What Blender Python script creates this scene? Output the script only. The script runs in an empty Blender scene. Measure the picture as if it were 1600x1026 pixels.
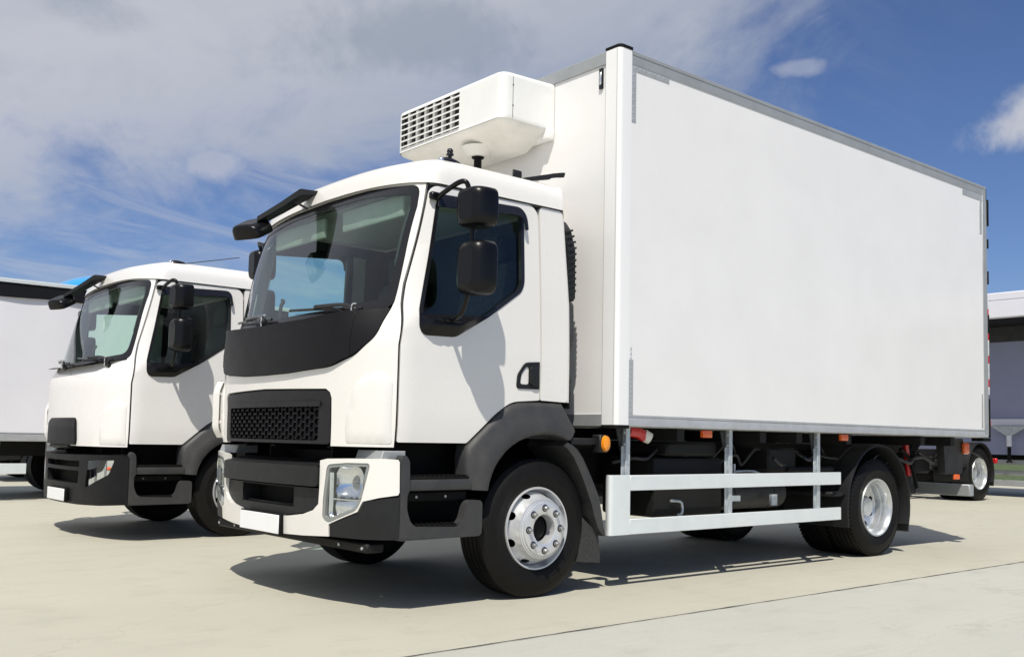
import bpy, bmesh, math, random
import numpy as np
from mathutils import Vector, Matrix
from mathutils.geometry import delaunay_2d_cdt

random.seed(4)
scene = bpy.context.scene
col = scene.collection
PI = math.pi

# ------------------------------------------------------------------ camera
cam_data = bpy.data.cameras.new('camera')
cam = bpy.data.objects.new('camera', cam_data)
col.objects.link(cam)
cam_data.sensor_width = 36.0
cam_data.lens = 1545.84 / 1600 * 36
cam_data.shift_y = 73.15 / 1600
cam_data.clip_start = 0.05
cam_data.clip_end = 5000
cr = (0.76437547, -0.64451002, 0.01835690)
cu = (-0.05450226, -0.03621764, 0.99785660)
cf = (0.64246373, 0.76373760, 0.06281113)
cam.matrix_world = Matrix(((cr[0], cu[0], -cf[0], -4.8571),
                           (cr[1], cu[1], -cf[1], -4.6692),
                           (cr[2], cu[2], -cf[2], 1.0237),
                           (0, 0, 0, 1)))
scene.camera = cam

# ------------------------------------------------------------------ world
SUN = Vector((-0.48, -0.47, 1.0)).normalized()
world = bpy.data.worlds.new('World')
scene.world = world
world.use_nodes = True
wt = world.node_tree
wt.nodes.clear()


def wn(kind, **kw):
    n = wt.nodes.new(kind)
    for k, v in kw.items():
        setattr(n, k, v)
    return n


def wmath(op, a, b=None, c=None, clamp=False):
    n = wn('ShaderNodeMath', operation=op, use_clamp=clamp)
    for i, v in enumerate((a, b, c)):
        if v is None:
            continue
        if isinstance(v, (int, float)):
            n.inputs[i].default_value = v
        else:
            wt.links.new(v, n.inputs[i])
    return n.outputs[0]


def wsmooth(v, lo, hi):
    n = wn('ShaderNodeMapRange', interpolation_type='SMOOTHSTEP')
    wt.links.new(v, n.inputs[0])
    n.inputs[1].default_value = lo
    n.inputs[2].default_value = hi
    return n.outputs[0]


def wdot(vec, d):
    n = wn('ShaderNodeVectorMath', operation='DOT_PRODUCT')
    wt.links.new(vec, n.inputs[0])
    n.inputs[1].default_value = d
    return n.outputs['Value']


def wnoise(vec, scale, detail=6, rough=0.55, dist=0.0, off=(0, 0, 0), stretch=(1, 1, 1)):
    m = wn('ShaderNodeMapping')
    m.inputs['Location'].default_value = off
    m.inputs['Scale'].default_value = stretch
    wt.links.new(vec, m.inputs['Vector'])
    n = wn('ShaderNodeTexNoise')
    n.inputs['Scale'].default_value = scale
    n.inputs['Detail'].default_value = detail
    n.inputs['Roughness'].default_value = rough
    n.inputs['Distortion'].default_value = dist
    wt.links.new(m.outputs[0], n.inputs['Vector'])
    return n.outputs[0]


sky = wn('ShaderNodeTexSky', sky_type='NISHITA')
sky.sun_disc = False
sky.sun_elevation = math.asin(SUN.z)
sky.sun_rotation = math.atan2(SUN.x, SUN.y)
sky.altitude = 100
sky.air_density = 1.0
sky.dust_density = 0.3
sky.ozone_density = 4.0
tc = wn('ShaderNodeTexCoord')
dirv = tc.outputs['Generated']
# cloud plane coordinates: direction divided by its height, so clouds flatten towards the horizon
sep = wn('ShaderNodeSeparateXYZ')
wt.links.new(dirv, sep.inputs[0])
den = wmath('ADD', wmath('MAXIMUM', sep.outputs['Z'], 0.0), 0.22)
comb = wn('ShaderNodeCombineXYZ')
wt.links.new(wmath('DIVIDE', sep.outputs['X'], den), comb.inputs['X'])
wt.links.new(wmath('DIVIDE', sep.outputs['Y'], den), comb.inputs['Y'])
cp = comb.outputs[0]
side = wdot(dirv, (-0.7644, 0.6445, 0.0))          # a cloud bank stands over the western half of the sky
n1 = wnoise(cp, 1.5, 12, 0.60, 0.9, (3.1, 0.4, 0.0))
n2 = wnoise(cp, 4.2, 12, 0.64, 1.1, (1.7, 5.2, 0.0), (1.0, 0.6, 1))
n3 = wnoise(cp, 0.55, 3, 0.5, 0.2, (8.3, 2.4, 0.0))
veil = wmath('ADD', wmath('ADD', wmath('MULTIPLY', n1, 0.75), wmath('MULTIPLY', n2, 0.3)),
             wmath('ADD', wmath('MULTIPLY', side, 0.60), wmath('MULTIPLY', wmath('MINIMUM', sep.outputs['Z'], 0.42), 1.75)))
mask_a = wsmooth(veil, 0.92, 1.28)
# separate fair-weather clouds, each at its own place in the sky
nb = wnoise(dirv, 9.0, 7, 0.6, 0.5)
nb2 = wnoise(dirv, 30.0, 5, 0.6, 0.3)
edge = wmath('ADD', wmath('MULTIPLY', wmath('SUBTRACT', nb, 0.5), 2.2), wmath('MULTIPLY', wmath('SUBTRACT', nb2, 0.5), 1.0))


def puff(d, a, b, tilt, dens):
    d = Vector(d).normalized()
    t1 = Vector((d.y, -d.x, 0)).normalized()
    t2 = t1.cross(d)
    c, s_ = math.cos(tilt), math.sin(tilt)
    e1 = t1 * c + t2 * s_
    e2 = t2 * c - t1 * s_
    xx = wmath('MULTIPLY', wmath('SUBTRACT', wdot(dirv, e1), d.dot(e1)), 1 / a)
    yy = wmath('MULTIPLY', wmath('SUBTRACT', wdot(dirv, e2), d.dot(e2)), 1 / b)
    r = wmath('SQRT', wmath('ADD', wmath('MULTIPLY', xx, xx), wmath('MULTIPLY', yy, yy)))
    front = wsmooth(wdot(dirv, d), 0.5, 0.7)
    m = wmath('SUBTRACT', 1.0, wsmooth(wmath('ADD', r, edge), 0.35, 1.25))
    return wmath('MULTIPLY', wmath('MULTIPLY', m, front), dens)


puffs = [puff((0.7785, 0.522, 0.3486), 0.024, 0.008, 0.0, 0.42), puff((0.8925, 0.3525, 0.290), 0.056, 0.022, 0.38, 0.85),
         puff((0.3734, 0.8922, 0.254), 0.035, 0.018, 0.1, 0.6), puff((0.62, 0.66, 0.43), 0.20, 0.05, 0.1, 0.6),
         puff((-0.55, 0.75, 0.35), 0.10, 0.03, 0.1, 0.8), puff((0.75, -0.55, 0.38), 0.12, 0.035, 0.1, 0.8),
         puff((-0.2, -0.9, 0.42), 0.12, 0.04, 0.1, 0.8)]
mask_b = puffs[0]
for q in puffs[1:]:
    mask_b = wmath('MAXIMUM', mask_b, q)
wisp = wnoise(cp, 2.2, 13, 0.68, 1.6, (6.2, 1.1, 0.0), (0.55, 1.5, 1))
mask_c = wmath('MULTIPLY', wmath('MULTIPLY', wsmooth(wisp, 0.42, 0.72), wsmooth(side, -0.45, 0.10)), 0.42)
mask = wmath('MAXIMUM', wmath('MAXIMUM', wmath('MULTIPLY', mask_a, 0.86), mask_c), mask_b)
shade = wmath('ADD', wmath('MULTIPLY', wsmooth(n1, 0.40, 0.62), 0.7), wmath('MULTIPLY', wsmooth(n2, 0.42, 0.66), 0.3))
dark = puff((0.5133, 0.7708, 0.3774), 0.115, 0.036, 0.05, 0.62)      # heavier grey patch inside the bank
dark = wmath('MAXIMUM', dark, puff((0.20, 0.90, 0.40), 0.10, 0.03, -0.3, 0.45))
ccol = wn('ShaderNodeMixRGB')
wt.links.new(shade, ccol.inputs[0])
ccol.inputs[1].default_value = (12.6, 12.8, 13.8, 1)
ccol.inputs[2].default_value = (9.4, 10.2, 11.7, 1)
ccol2 = wn('ShaderNodeMixRGB')
wt.links.new(dark, ccol2.inputs[0])
wt.links.new(ccol.outputs[0], ccol2.inputs[1])
ccol2.inputs[2].default_value = (6.3, 7.4, 8.7, 1)
mixs = wn('ShaderNodeMixRGB')
wt.links.new(mask, mixs.inputs[0])
tintn = wn('ShaderNodeMixRGB', blend_type='MULTIPLY')
tintn.inputs[0].default_value = 1.0
wt.links.new(sky.outputs[0], tintn.inputs[1])
tintn.inputs[2].default_value = (1.40, 1.52, 1.92, 1)
wt.links.new(tintn.outputs[0], mixs.inputs[1])
wt.links.new(ccol2.outputs[0], mixs.inputs[2])
bg = wn('ShaderNodeBackground')
bg.inputs['Strength'].default_value = 0.052
wt.links.new(mixs.outputs[0], bg.inputs['Color'])
wo = wn('ShaderNodeOutputWorld')
wt.links.new(bg.outputs[0], wo.inputs['Surface'])

# ------------------------------------------------------------------ sun
sl = bpy.data.lights.new('sun', 'SUN')
sl.energy = 5.0
sl.angle = math.radians(0.53)
sl.color = (1.0, 0.95, 0.86)
so = bpy.data.objects.new('sun', sl)
so.rotation_euler = (-SUN).to_track_quat('-Z', 'Y').to_euler()
so.location = (-8, -8, 16)
col.objects.link(so)

vs = scene.view_settings
vs.view_transform = 'Standard'
vs.look = 'None'
vs.exposure = -0.13
vs.gamma = 1.0
vs.use_curve_mapping = False
scene.render.engine = 'CYCLES'
scene.cycles.max_bounces = 10
scene.cycles.transparent_max_bounces = 16


# ------------------------------------------------------------------ materials
MATS = {}


def mat(name, color, rough=0.5, metal=0.0, var=0.06, nscale=6.0, bump=0.0, bscale=120.0, coat=0.0,
        rvar=0.08, spec=0.5, tint=None):
    m = bpy.data.materials.new(name)
    m.use_nodes = True
    t = m.node_tree
    b = t.nodes['Principled BSDF']
    tcn = t.nodes.new('ShaderNodeTexCoord')
    nz = t.nodes.new('ShaderNodeTexNoise')
    nz.inputs['Scale'].default_value = nscale
    nz.inputs['Detail'].default_value = 6
    nz.inputs['Roughness'].default_value = 0.6
    t.links.new(tcn.outputs['Object'], nz.inputs['Vector'])
    mx = t.nodes.new('ShaderNodeMixRGB')
    c2 = tint if tint else tuple(c * (1 - 2 * var) for c in color)
    c1 = tuple(min(1, c * (1 + var)) for c in color)
    mx.inputs[1].default_value = (*c1, 1)
    mx.inputs[2].default_value = (*c2, 1)
    mr = t.nodes.new('ShaderNodeMapRange')
    mr.inputs[1].default_value = 0.35
    mr.inputs[2].default_value = 0.72
    t.links.new(nz.outputs[0], mr.inputs[0])
    t.links.new(mr.outputs[0], mx.inputs[0])
    t.links.new(mx.outputs[0], b.inputs['Base Color'])
    r2 = t.nodes.new('ShaderNodeMapRange')
    r2.inputs[3].default_value = max(0.02, rough - rvar)
    r2.inputs[4].default_value = min(1, rough + rvar)
    t.links.new(nz.outputs[0], r2.inputs[0])
    t.links.new(r2.outputs[0], b.inputs['Roughness'])
    b.inputs['Metallic'].default_value = metal
    b.inputs['Specular IOR Level'].default_value = spec
    b.inputs['Coat Weight'].default_value = coat
    b.inputs['Coat Roughness'].default_value = 0.06
    if bump:
        nb = t.nodes.new('ShaderNodeTexNoise')
        nb.inputs['Scale'].default_value = bscale
        nb.inputs['Detail'].default_value = 4
        t.links.new(tcn.outputs['Object'], nb.inputs['Vector'])
        bp = t.nodes.new('ShaderNodeBump')
        bp.inputs['Strength'].default_value = bump
        bp.inputs['Distance'].default_value = 0.004
        t.links.new(nb.outputs[0], bp.inputs['Height'])
        t.links.new(bp.outputs[0], b.inputs['Normal'])
    MATS[name] = m
    return m


def glass_mat(name, tint, base_refl=0.05, rough=0.0, opacity=0.0, dark=(0.01, 0.012, 0.015)):
    """thin pane: tinted see-through plus mirror reflection by angle"""
    m = bpy.data.materials.new(name)
    m.use_nodes = True
    t = m.node_tree
    t.nodes.clear()
    tr = t.nodes.new('ShaderNodeBsdfTransparent')
    tr.inputs[0].default_value = (*tint, 1)
    gl = t.nodes.new('ShaderNodeBsdfGlossy')
    gl.inputs['Roughness'].default_value = rough
    gl.inputs['Color'].default_value = (0.95, 0.97, 1, 1)
    fr = t.nodes.new('ShaderNodeLayerWeight')
    fr.inputs['Blend'].default_value = 0.5
    pw = t.nodes.new('ShaderNodeMath')
    pw.operation = 'POWER'
    t.links.new(fr.outputs['Facing'], pw.inputs[0])
    pw.inputs[1].default_value = 4.0
    ml = t.nodes.new('ShaderNodeMath')
    ml.operation = 'MULTIPLY_ADD'
    t.links.new(pw.outputs[0], ml.inputs[0])
    ml.inputs[1].default_value = 0.75
    ml.inputs[2].default_value = base_refl
    ml.use_clamp = True
    mx = t.nodes.new('ShaderNodeMixShader')
    t.links.new(ml.outputs[0], mx.inputs[0])
    t.links.new(tr.outputs[0], mx.inputs[1])
    t.links.new(gl.outputs[0], mx.inputs[2])
    o = t.nodes.new('ShaderNodeOutputMaterial')
    t.links.new(mx.outputs[0], o.inputs['Surface'])
    MATS[name] = m
    return m


mat('cab_white', (0.775, 0.755, 0.715), 0.28, var=0.015, nscale=2.0, coat=0.6, rvar=0.05)
mat('cab_cool', (0.80, 0.785, 0.765), 0.28, var=0.015, nscale=2.0, coat=0.6, rvar=0.05)
mat('panel_white', (0.80, 0.79, 0.775), 0.34, var=0.02, nscale=1.6, coat=0.2, bump=0.22, bscale=1.7)
mat('post_white', (0.82, 0.82, 0.81), 0.32, var=0.012, nscale=1.4, coat=0.2)
mat('unit_white', (0.80, 0.80, 0.775), 0.35, var=0.02, nscale=4, bump=0.05, bscale=60)
mat('unit_under', (0.72, 0.71, 0.66), 0.42, var=0.05, nscale=5, bump=0.08, bscale=30)
mat('alu', (0.46, 0.47, 0.47), 0.45, metal=0.35, var=0.06, nscale=9, rvar=0.10)
mat('alu_grey', (0.36, 0.375, 0.38), 0.5, metal=0.3, var=0.06, nscale=5, rvar=0.1)
mat('alu_white', (0.74, 0.78, 0.78), 0.4, metal=0.2, var=0.03, nscale=5)
mat('galv', (0.56, 0.60, 0.62), 0.45, metal=0.6, var=0.12, nscale=25)
mat('plastic', (0.011, 0.0115, 0.0125), 0.52, var=0.1, nscale=14, bump=0.10, bscale=420, spec=0.35)
mat('plastic_worn', (0.028, 0.0285, 0.030), 0.55, var=0.22, nscale=9, bump=0.14, bscale=300, spec=0.45,
    tint=(0.052, 0.051, 0.049))
mat('plastic_band', (0.0095, 0.0095, 0.011), 0.45, var=0.06, nscale=8, bump=0.06, bscale=500, spec=0.16)
mat('mirror_black', (0.0035, 0.0035, 0.0045), 0.30, var=0.06, nscale=10, bump=0.05, bscale=500, spec=0.28)
mat('black_gloss', (0.012, 0.012, 0.014), 0.2, var=0.05)
mat('black_matte', (0.004, 0.004, 0.004), 0.7, var=0.15, nscale=12, spec=0.2)
mat('under_dark', (0.006, 0.006, 0.006), 0.65, var=0.3, nscale=7, tint=(0.010, 0.0095, 0.009), spec=0.3)
mat('under_grey', (0.032, 0.032, 0.032), 0.55, var=0.2, nscale=7)
mat('tyre', (0.0045, 0.0043, 0.004), 0.56, var=0.2, nscale=16, bump=0.10, bscale=160, spec=0.18,
    tint=(0.008, 0.0075, 0.007))
mat('rim_silver', (0.70, 0.71, 0.72), 0.34, metal=0.55, var=0.04, nscale=12)
mat('rim_zinc', (0.66, 0.68, 0.69), 0.30, metal=0.75, var=0.07, nscale=18)
mat('nut_steel', (0.40, 0.40, 0.40), 0.35, metal=0.9, var=0.15, nscale=40)
mat('chrome', (0.85, 0.86, 0.88), 0.08, metal=1.0, var=0.02, rvar=0.04)
mat('reflector', (0.80, 0.82, 0.85), 0.16, metal=0.9, var=0.05, nscale=30)
mat('lamp_grey', (0.34, 0.35, 0.34), 0.3, metal=0.3, var=0.05)
mat('amber', (0.85, 0.28, 0.01), 0.22, var=0.08, nscale=30, coat=0.6)
mat('orange', (0.80, 0.13, 0.02), 0.25, var=0.08, nscale=30, coat=0.6)
mat('red', (0.55, 0.012, 0.015), 0.28, var=0.06, nscale=20, coat=0.5)
mat('plate_white', (0.84, 0.85, 0.85), 0.4, var=0.01)
mat('interior_dark', (0.022, 0.024, 0.030), 0.75, var=0.1)
mat('interior_grey', (0.36, 0.37, 0.36), 0.8, var=0.05)
mat('seat_fabric', (0.045, 0.05, 0.06), 0.9, var=0.15, nscale=30)
mat('dash', (0.20, 0.22, 0.21), 0.6, var=0.08, nscale=12)
mat('curtain', (0.76, 0.75, 0.77), 0.5, var=0.02, nscale=1.0)
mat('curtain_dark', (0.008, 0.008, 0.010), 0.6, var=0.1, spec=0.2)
mat('blue_paint', (0.02, 0.30, 0.70), 0.22, var=0.03, coat=0.8)
mat('show_white', (0.72, 0.72, 0.78), 0.45, var=0.02, nscale=1.0)
mat('show_panel', (0.27, 0.285, 0.42), 0.42, var=0.04, nscale=1.4)
mat('rubber_flap', (0.035, 0.035, 0.034), 0.7, var=0.25, nscale=60, bump=0.6, bscale=90)
mat('sealant', (0.05, 0.05, 0.05), 0.8, var=0.3, nscale=9)
glass_mat('windscreen_glass', (0.80, 0.95, 0.87), 0.06)
glass_mat('side_glass', (0.78, 0.95, 0.87), 0.045)
glass_mat('lamp_glass', (0.93, 0.95, 0.95), 0.06)


def concrete(name, ca, cb, cc):
    m = bpy.data.materials.new(name)
    m.use_nodes = True
    t = m.node_tree
    b = t.nodes['Principled BSDF']
    tcn = t.nodes.new('ShaderNodeTexCoord')

    def nz(scale, detail, rough, st=(1, 1, 1), dist=0.0):
        mp = t.nodes.new('ShaderNodeMapping')
        mp.inputs['Scale'].default_value = st
        t.links.new(tcn.outputs['Object'], mp.inputs[0])
        n = t.nodes.new('ShaderNodeTexNoise')
        n.inputs['Scale'].default_value = scale
        n.inputs['Detail'].default_value = detail
        n.inputs['Roughness'].default_value = rough
        n.inputs['Distortion'].default_value = dist
        t.links.new(mp.outputs[0], n.inputs[0])
        return n.outputs[0]

    def rng(v, a, b_):
        r = t.nodes.new('ShaderNodeMapRange')
        t.links.new(v, r.inputs[0])
        r.inputs[1].default_value = a
        r.inputs[2].default_value = b_
        return r.outputs[0]

    def mix(f, a, b_):
        x = t.nodes.new('ShaderNodeMixRGB')
        t.links.new(f, x.inputs[0])
        for i, v in ((1, a), (2, b_)):
            if isinstance(v, tuple):
                x.inputs[i].default_value = (*v, 1)
            else:
                t.links.new(v, x.inputs[i])
        return x.outputs[0]
    big = nz(0.35, 5, 0.6, (1, 2.2, 1), 0.4)
    mid = nz(2.6, 8, 0.65, (1, 1.6, 1))
    fine = nz(60, 6, 0.7)
    brush = nz(3.0, 5, 0.6, (0.5, 14, 1))
    c = mix(rng(big, 0.35, 0.68), ca, cb)
    c = mix(rng(mid, 0.52, 0.80), c, cc)
    f2 = t.nodes.new('ShaderNodeMath')
    f2.operation = 'MULTIPLY'
    t.links.new(rng(brush, 0.45, 0.75), f2.inputs[0])
    f2.inputs[1].default_value = 0.35
    c = mix(f2.outputs[0], c, cc)
    f3 = t.nodes.new('ShaderNodeMath')
    f3.operation = 'MULTIPLY'
    t.links.new(rng(fine, 0.5, 0.8), f3.inputs[0])
    f3.inputs[1].default_value = 0.25
    c = mix(f3.outputs[0], c, tuple(x * 0.6 for x in cc))
    # dark drip spots
    vo = t.nodes.new('ShaderNodeTexVoronoi')
    vo.inputs['Scale'].default_value = 1.1
    t.links.new(tcn.outputs['Object'], vo.inputs['Vector'])
    warp = nz(14, 4, 0.6)
    ad = t.nodes.new('ShaderNodeMath')
    ad.operation = 'MULTIPLY_ADD'
    t.links.new(warp, ad.inputs[0])
    ad.inputs[1].default_value = 0.10
    t.links.new(vo.outputs['Distance'], ad.inputs[2])
    sp = t.nodes.new('ShaderNodeMapRange')
    t.links.new(ad.outputs[0], sp.inputs[0])
    sp.inputs[1].default_value = 0.085
    sp.inputs[2].default_value = 0.055
    sp.inputs[3].default_value = 0.0
    sp.inputs[4].default_value = 0.45
    c = mix(sp.outputs[0], c, tuple(x * 0.55 for x in cc))
    # faint rubber marks, mostly along the parking direction
    tm = nz(1.0, 6, 0.65, (0.10, 3.2, 1), 0.5)
    f4 = t.nodes.new('ShaderNodeMath')
    f4.operation = 'MULTIPLY'
    t.links.new(rng(tm, 0.60, 0.74), f4.inputs[0])
    f4.inputs[1].default_value = 0.24
    c = mix(f4.outputs[0], c, tuple(x * 0.72 for x in cc))
    # hairline cracks
    vc = t.nodes.new('ShaderNodeTexVoronoi')
    vc.feature = 'DISTANCE_TO_EDGE'
    vc.inputs['Scale'].default_value = 0.22
    wv = t.nodes.new('ShaderNodeVectorMath')
    wv.operation = 'MULTIPLY_ADD'
    nv = t.nodes.new('ShaderNodeTexNoise')
    nv.inputs['Scale'].default_value = 2.5
    nv.inputs['Detail'].default_value = 8
    t.links.new(tcn.outputs['Object'], nv.inputs[0])
    t.links.new(nv.outputs['Color'], wv.inputs[0])
    wv.inputs[1].default_value = (0.9, 0.9, 0.0)
    t.links.new(tcn.outputs['Object'], wv.inputs[2])
    t.links.new(wv.outputs[0], vc.inputs['Vector'])
    ck = t.nodes.new('ShaderNodeMapRange')
    t.links.new(vc.outputs['Distance'], ck.inputs[0])
    ck.inputs[1].default_value = 0.0016
    ck.inputs[2].default_value = 0.0004
    ck.inputs[3].default_value = 0.0
    ck.inputs[4].default_value = 0.18
    c = mix(ck.outputs[0], c, tuple(x * 0.5 for x in cc))
    t.links.new(c, b.inputs['Base Color'])
    b.inputs['Roughness'].default_value = 0.75
    b.inputs['Specular IOR Level'].default_value = 0.35
    bp = t.nodes.new('ShaderNodeBump')
    bp.inputs['Strength'].default_value = 0.25
    bp.inputs['Distance'].default_value = 0.004
    t.links.new(fine, bp.inputs['Height'])
    t.links.new(bp.outputs[0], b.inputs['Normal'])
    MATS[name] = m


concrete('concrete', (0.485, 0.470, 0.388), (0.455, 0.440, 0.362), (0.400, 0.386, 0.318))
concrete('concrete_near', (0.470, 0.468, 0.412), (0.440, 0.438, 0.388), (0.385, 0.382, 0.340))
mat('grass', (0.07, 0.10, 0.03), 0.9, var=0.4, nscale=3, bump=1.0, bscale=20)


# ------------------------------------------------------------------ mesh helpers
def new_bm():
    return bmesh.new()


def bx(bm, x0, x1, y0, y1, z0, z1, bev=0.0, seg=1):
    r = bmesh.ops.create_cube(bm, size=1.0)
    vs_ = r['verts']
    for v in vs_:
        v.co = Vector(((x0 + x1) / 2 + v.co.x * (x1 - x0), (y0 + y1) / 2 + v.co.y * (y1 - y0),
                       (z0 + z1) / 2 + v.co.z * (z1 - z0)))
    if bev > 0:
        es = list({e for v in vs_ for e in v.link_edges})
        bmesh.ops.bevel(bm, geom=es, offset=bev, segments=seg, profile=0.5, affect='EDGES')
    return bm


def cyl(bm, p0, p1, r0, r1=None, n=16, cap=True):
    r1 = r0 if r1 is None else r1
    p0, p1 = Vector(p0), Vector(p1)
    d = (p1 - p0).normalized()
    a = d.orthogonal().normalized()
    b = d.cross(a)
    A, B = [], []
    for i in range(n):
        th = 2 * PI * i / n
        o = a * math.cos(th) + b * math.sin(th)
        A.append(bm.verts.new(p0 + o * r0))
        B.append(bm.verts.new(p1 + o * r1))
    for i in range(n):
        j = (i + 1) % n
        bm.faces.new((A[i], A[j], B[j], B[i]))
    if cap:
        bm.faces.new(A[::-1])
        bm.faces.new(B)
    return bm


def tube(bm, pts, r, n=10, cap=True):
    """round bar swept along a polyline, rounded by Catmull-Rom"""
    P = [Vector(p) for p in pts]
    if len(P) > 2:
        Q = []
        for i in range(len(P) - 1):
            p0 = P[max(0, i - 1)]; p1 = P[i]; p2 = P[i + 1]; p3 = P[min(len(P) - 1, i + 2)]
            for k in range(5):
                t = k / 5
                Q.append(0.5 * ((2 * p1) + (p2 - p0) * t + (2 * p0 - 5 * p1 + 4 * p2 - p3) * t * t
                                + (3 * p1 - p0 - 3 * p2 + p3) * t ** 3))
        Q.append(P[-1])
        P = Q
    rings = []
    prev = None
    for i, p in enumerate(P):
        d = (P[min(i + 1, len(P) - 1)] - P[max(i - 1, 0)]).normalized()
        if prev is None:
            a = d.orthogonal().normalized()
        else:
            a = (prev - d * prev.dot(d)).normalized()
        prev = a
        b = d.cross(a)
        rr = r[min(i, len(r) - 1)] if isinstance(r, (list, tuple)) else r
        rings.append([bm.verts.new(p + (a * math.cos(2 * PI * k / n) + b * math.sin(2 * PI * k / n)) * rr)
                      for k in range(n)])
    for A, B in zip(rings[:-1], rings[1:]):
        for k in range(n):
            j = (k + 1) % n
            bm.faces.new((A[k], A[j], B[j], B[k]))
    if cap:
        bm.faces.new(rings[0][::-1])
        bm.faces.new(rings[-1])
    return bm


def lathe_y(bm, prof, cx, cy, cz, n=64, sgn=1):
    """profile of (radius, depth); depth runs along +y * sgn"""
    rings = []
    for r, d in prof:
        if r < 1e-6:
            rings.append([bm.verts.new((cx, cy + sgn * d, cz))] * n)
        else:
            rings.append([bm.verts.new((cx + r * math.cos(2 * PI * k / n), cy + sgn * d,
                                        cz + r * math.sin(2 * PI * k / n))) for k in range(n)])
    for A, B in zip(rings[:-1], rings[1:]):
        for k in range(n):
            j = (k + 1) % n
            f = []
            for v in (A[k], A[j], B[j], B[k]):
                if v not in f:
                    f.append(v)
            if len(f) > 2:
                bm.faces.new(f)
    return bm


def prism_y(bm, pts, y0, y1, bev=0.0, seg=2):
    """extrude a polygon given in (x, z) from y0 to y1"""
    A = [bm.verts.new((x, y0, z)) for x, z in pts]
    B = [bm.verts.new((x, y1, z)) for x, z in pts]
    n = len(pts)
    fs = [bm.faces.new(A), bm.faces.new(B[::-1])]
    for i in range(n):
        j = (i + 1) % n
        fs.append(bm.faces.new((A[j], A[i], B[i], B[j])))
    if bev:
        es = list({e for f in fs[:2] for e in f.edges})
        bmesh.ops.bevel(bm, geom=es, offset=bev, segments=seg, profile=0.5, affect='EDGES')
    return bm


def prism_x(bm, pts, x0, x1, bev=0.0, seg=2):
    A = [bm.verts.new((x0, y, z)) for y, z in pts]
    B = [bm.verts.new((x1, y, z)) for y, z in pts]
    n = len(pts)
    fs = [bm.faces.new(A), bm.faces.new(B[::-1])]
    for i in range(n):
        j = (i + 1) % n
        fs.append(bm.faces.new((A[j], A[i], B[i], B[j])))
    if bev:
        es = list({e for f in fs[:2] for e in f.edges})
        bmesh.ops.bevel(bm, geom=es, offset=bev, segments=seg, profile=0.5, affect='EDGES')
    return bm


def prism_z(bm, pts, z0, z1, bev=0.0, seg=2):
    A = [bm.verts.new((x, y, z0)) for x, y in pts]
    B = [bm.verts.new((x, y, z1)) for x, y in pts]
    n = len(pts)
    fs = [bm.faces.new(A[::-1]), bm.faces.new(B)]
    for i in range(n):
        j = (i + 1) % n
        fs.append(bm.faces.new((A[i], A[j], B[j], B[i])))
    if bev:
        es = list({e for f in fs[:2] for e in f.edges})
        bmesh.ops.bevel(bm, geom=es, offset=bev, segments=seg, profile=0.5, affect='EDGES')
    return bm


def rounded(pts, radii, seg=5):
    """round the corners of a closed polygon; radii: a number or one for each corner"""
    out = []
    n = len(pts)
    for i in range(n):
        r = radii[i] if isinstance(radii, (list, tuple)) else radii
        p = Vector(pts[i]); a = Vector(pts[i - 1]); b = Vector(pts[(i + 1) % n])
        if r <= 0:
            out.append(tuple(p)); continue
        da, db = (a - p), (b - p)
        r1 = min(r, da.length * 0.48, db.length * 0.48)
        pa = p + da.normalized() * r1
        pb = p + db.normalized() * r1
        for k in range(seg + 1):
            t = k / seg
            q = pa * (1 - t) ** 2 + p * 2 * t * (1 - t) + pb * t * t
            out.append(tuple(q))
    return out


def resample(loop, step):
    out = []
    n = len(loop)
    for i in range(n):
        a = Vector(loop[i]); b = Vector(loop[(i + 1) % n])
        k = max(1, int(math.ceil((b - a).length / step)))
        if (b - a).length < 1e-6:
            continue
        for j in range(k):
            out.append(tuple(a.lerp(b, j / k)))
    return out


def inside(pt, loop):
    x, y = pt
    c = False
    n = len(loop)
    j = n - 1
    for i in range(n):
        xi, yi = loop[i]; xj, yj = loop[j]
        if (yi > y) != (yj > y) and x < (xj - xi) * (y - yi) / (yj - yi) + xi:
            c = not c
        j = i
    return c


def seg_dist(pt, loop):
    p = np.array(pt)
    L = np.array(loop)
    A = L; B = np.roll(L, -1, axis=0)
    d = B - A
    t = np.clip(((p - A) * d).sum(1) / np.maximum((d * d).sum(1), 1e-12), 0, 1)
    q = A + d * t[:, None]
    return float(np.sqrt(((q - p) ** 2).sum(1)).min())


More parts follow.
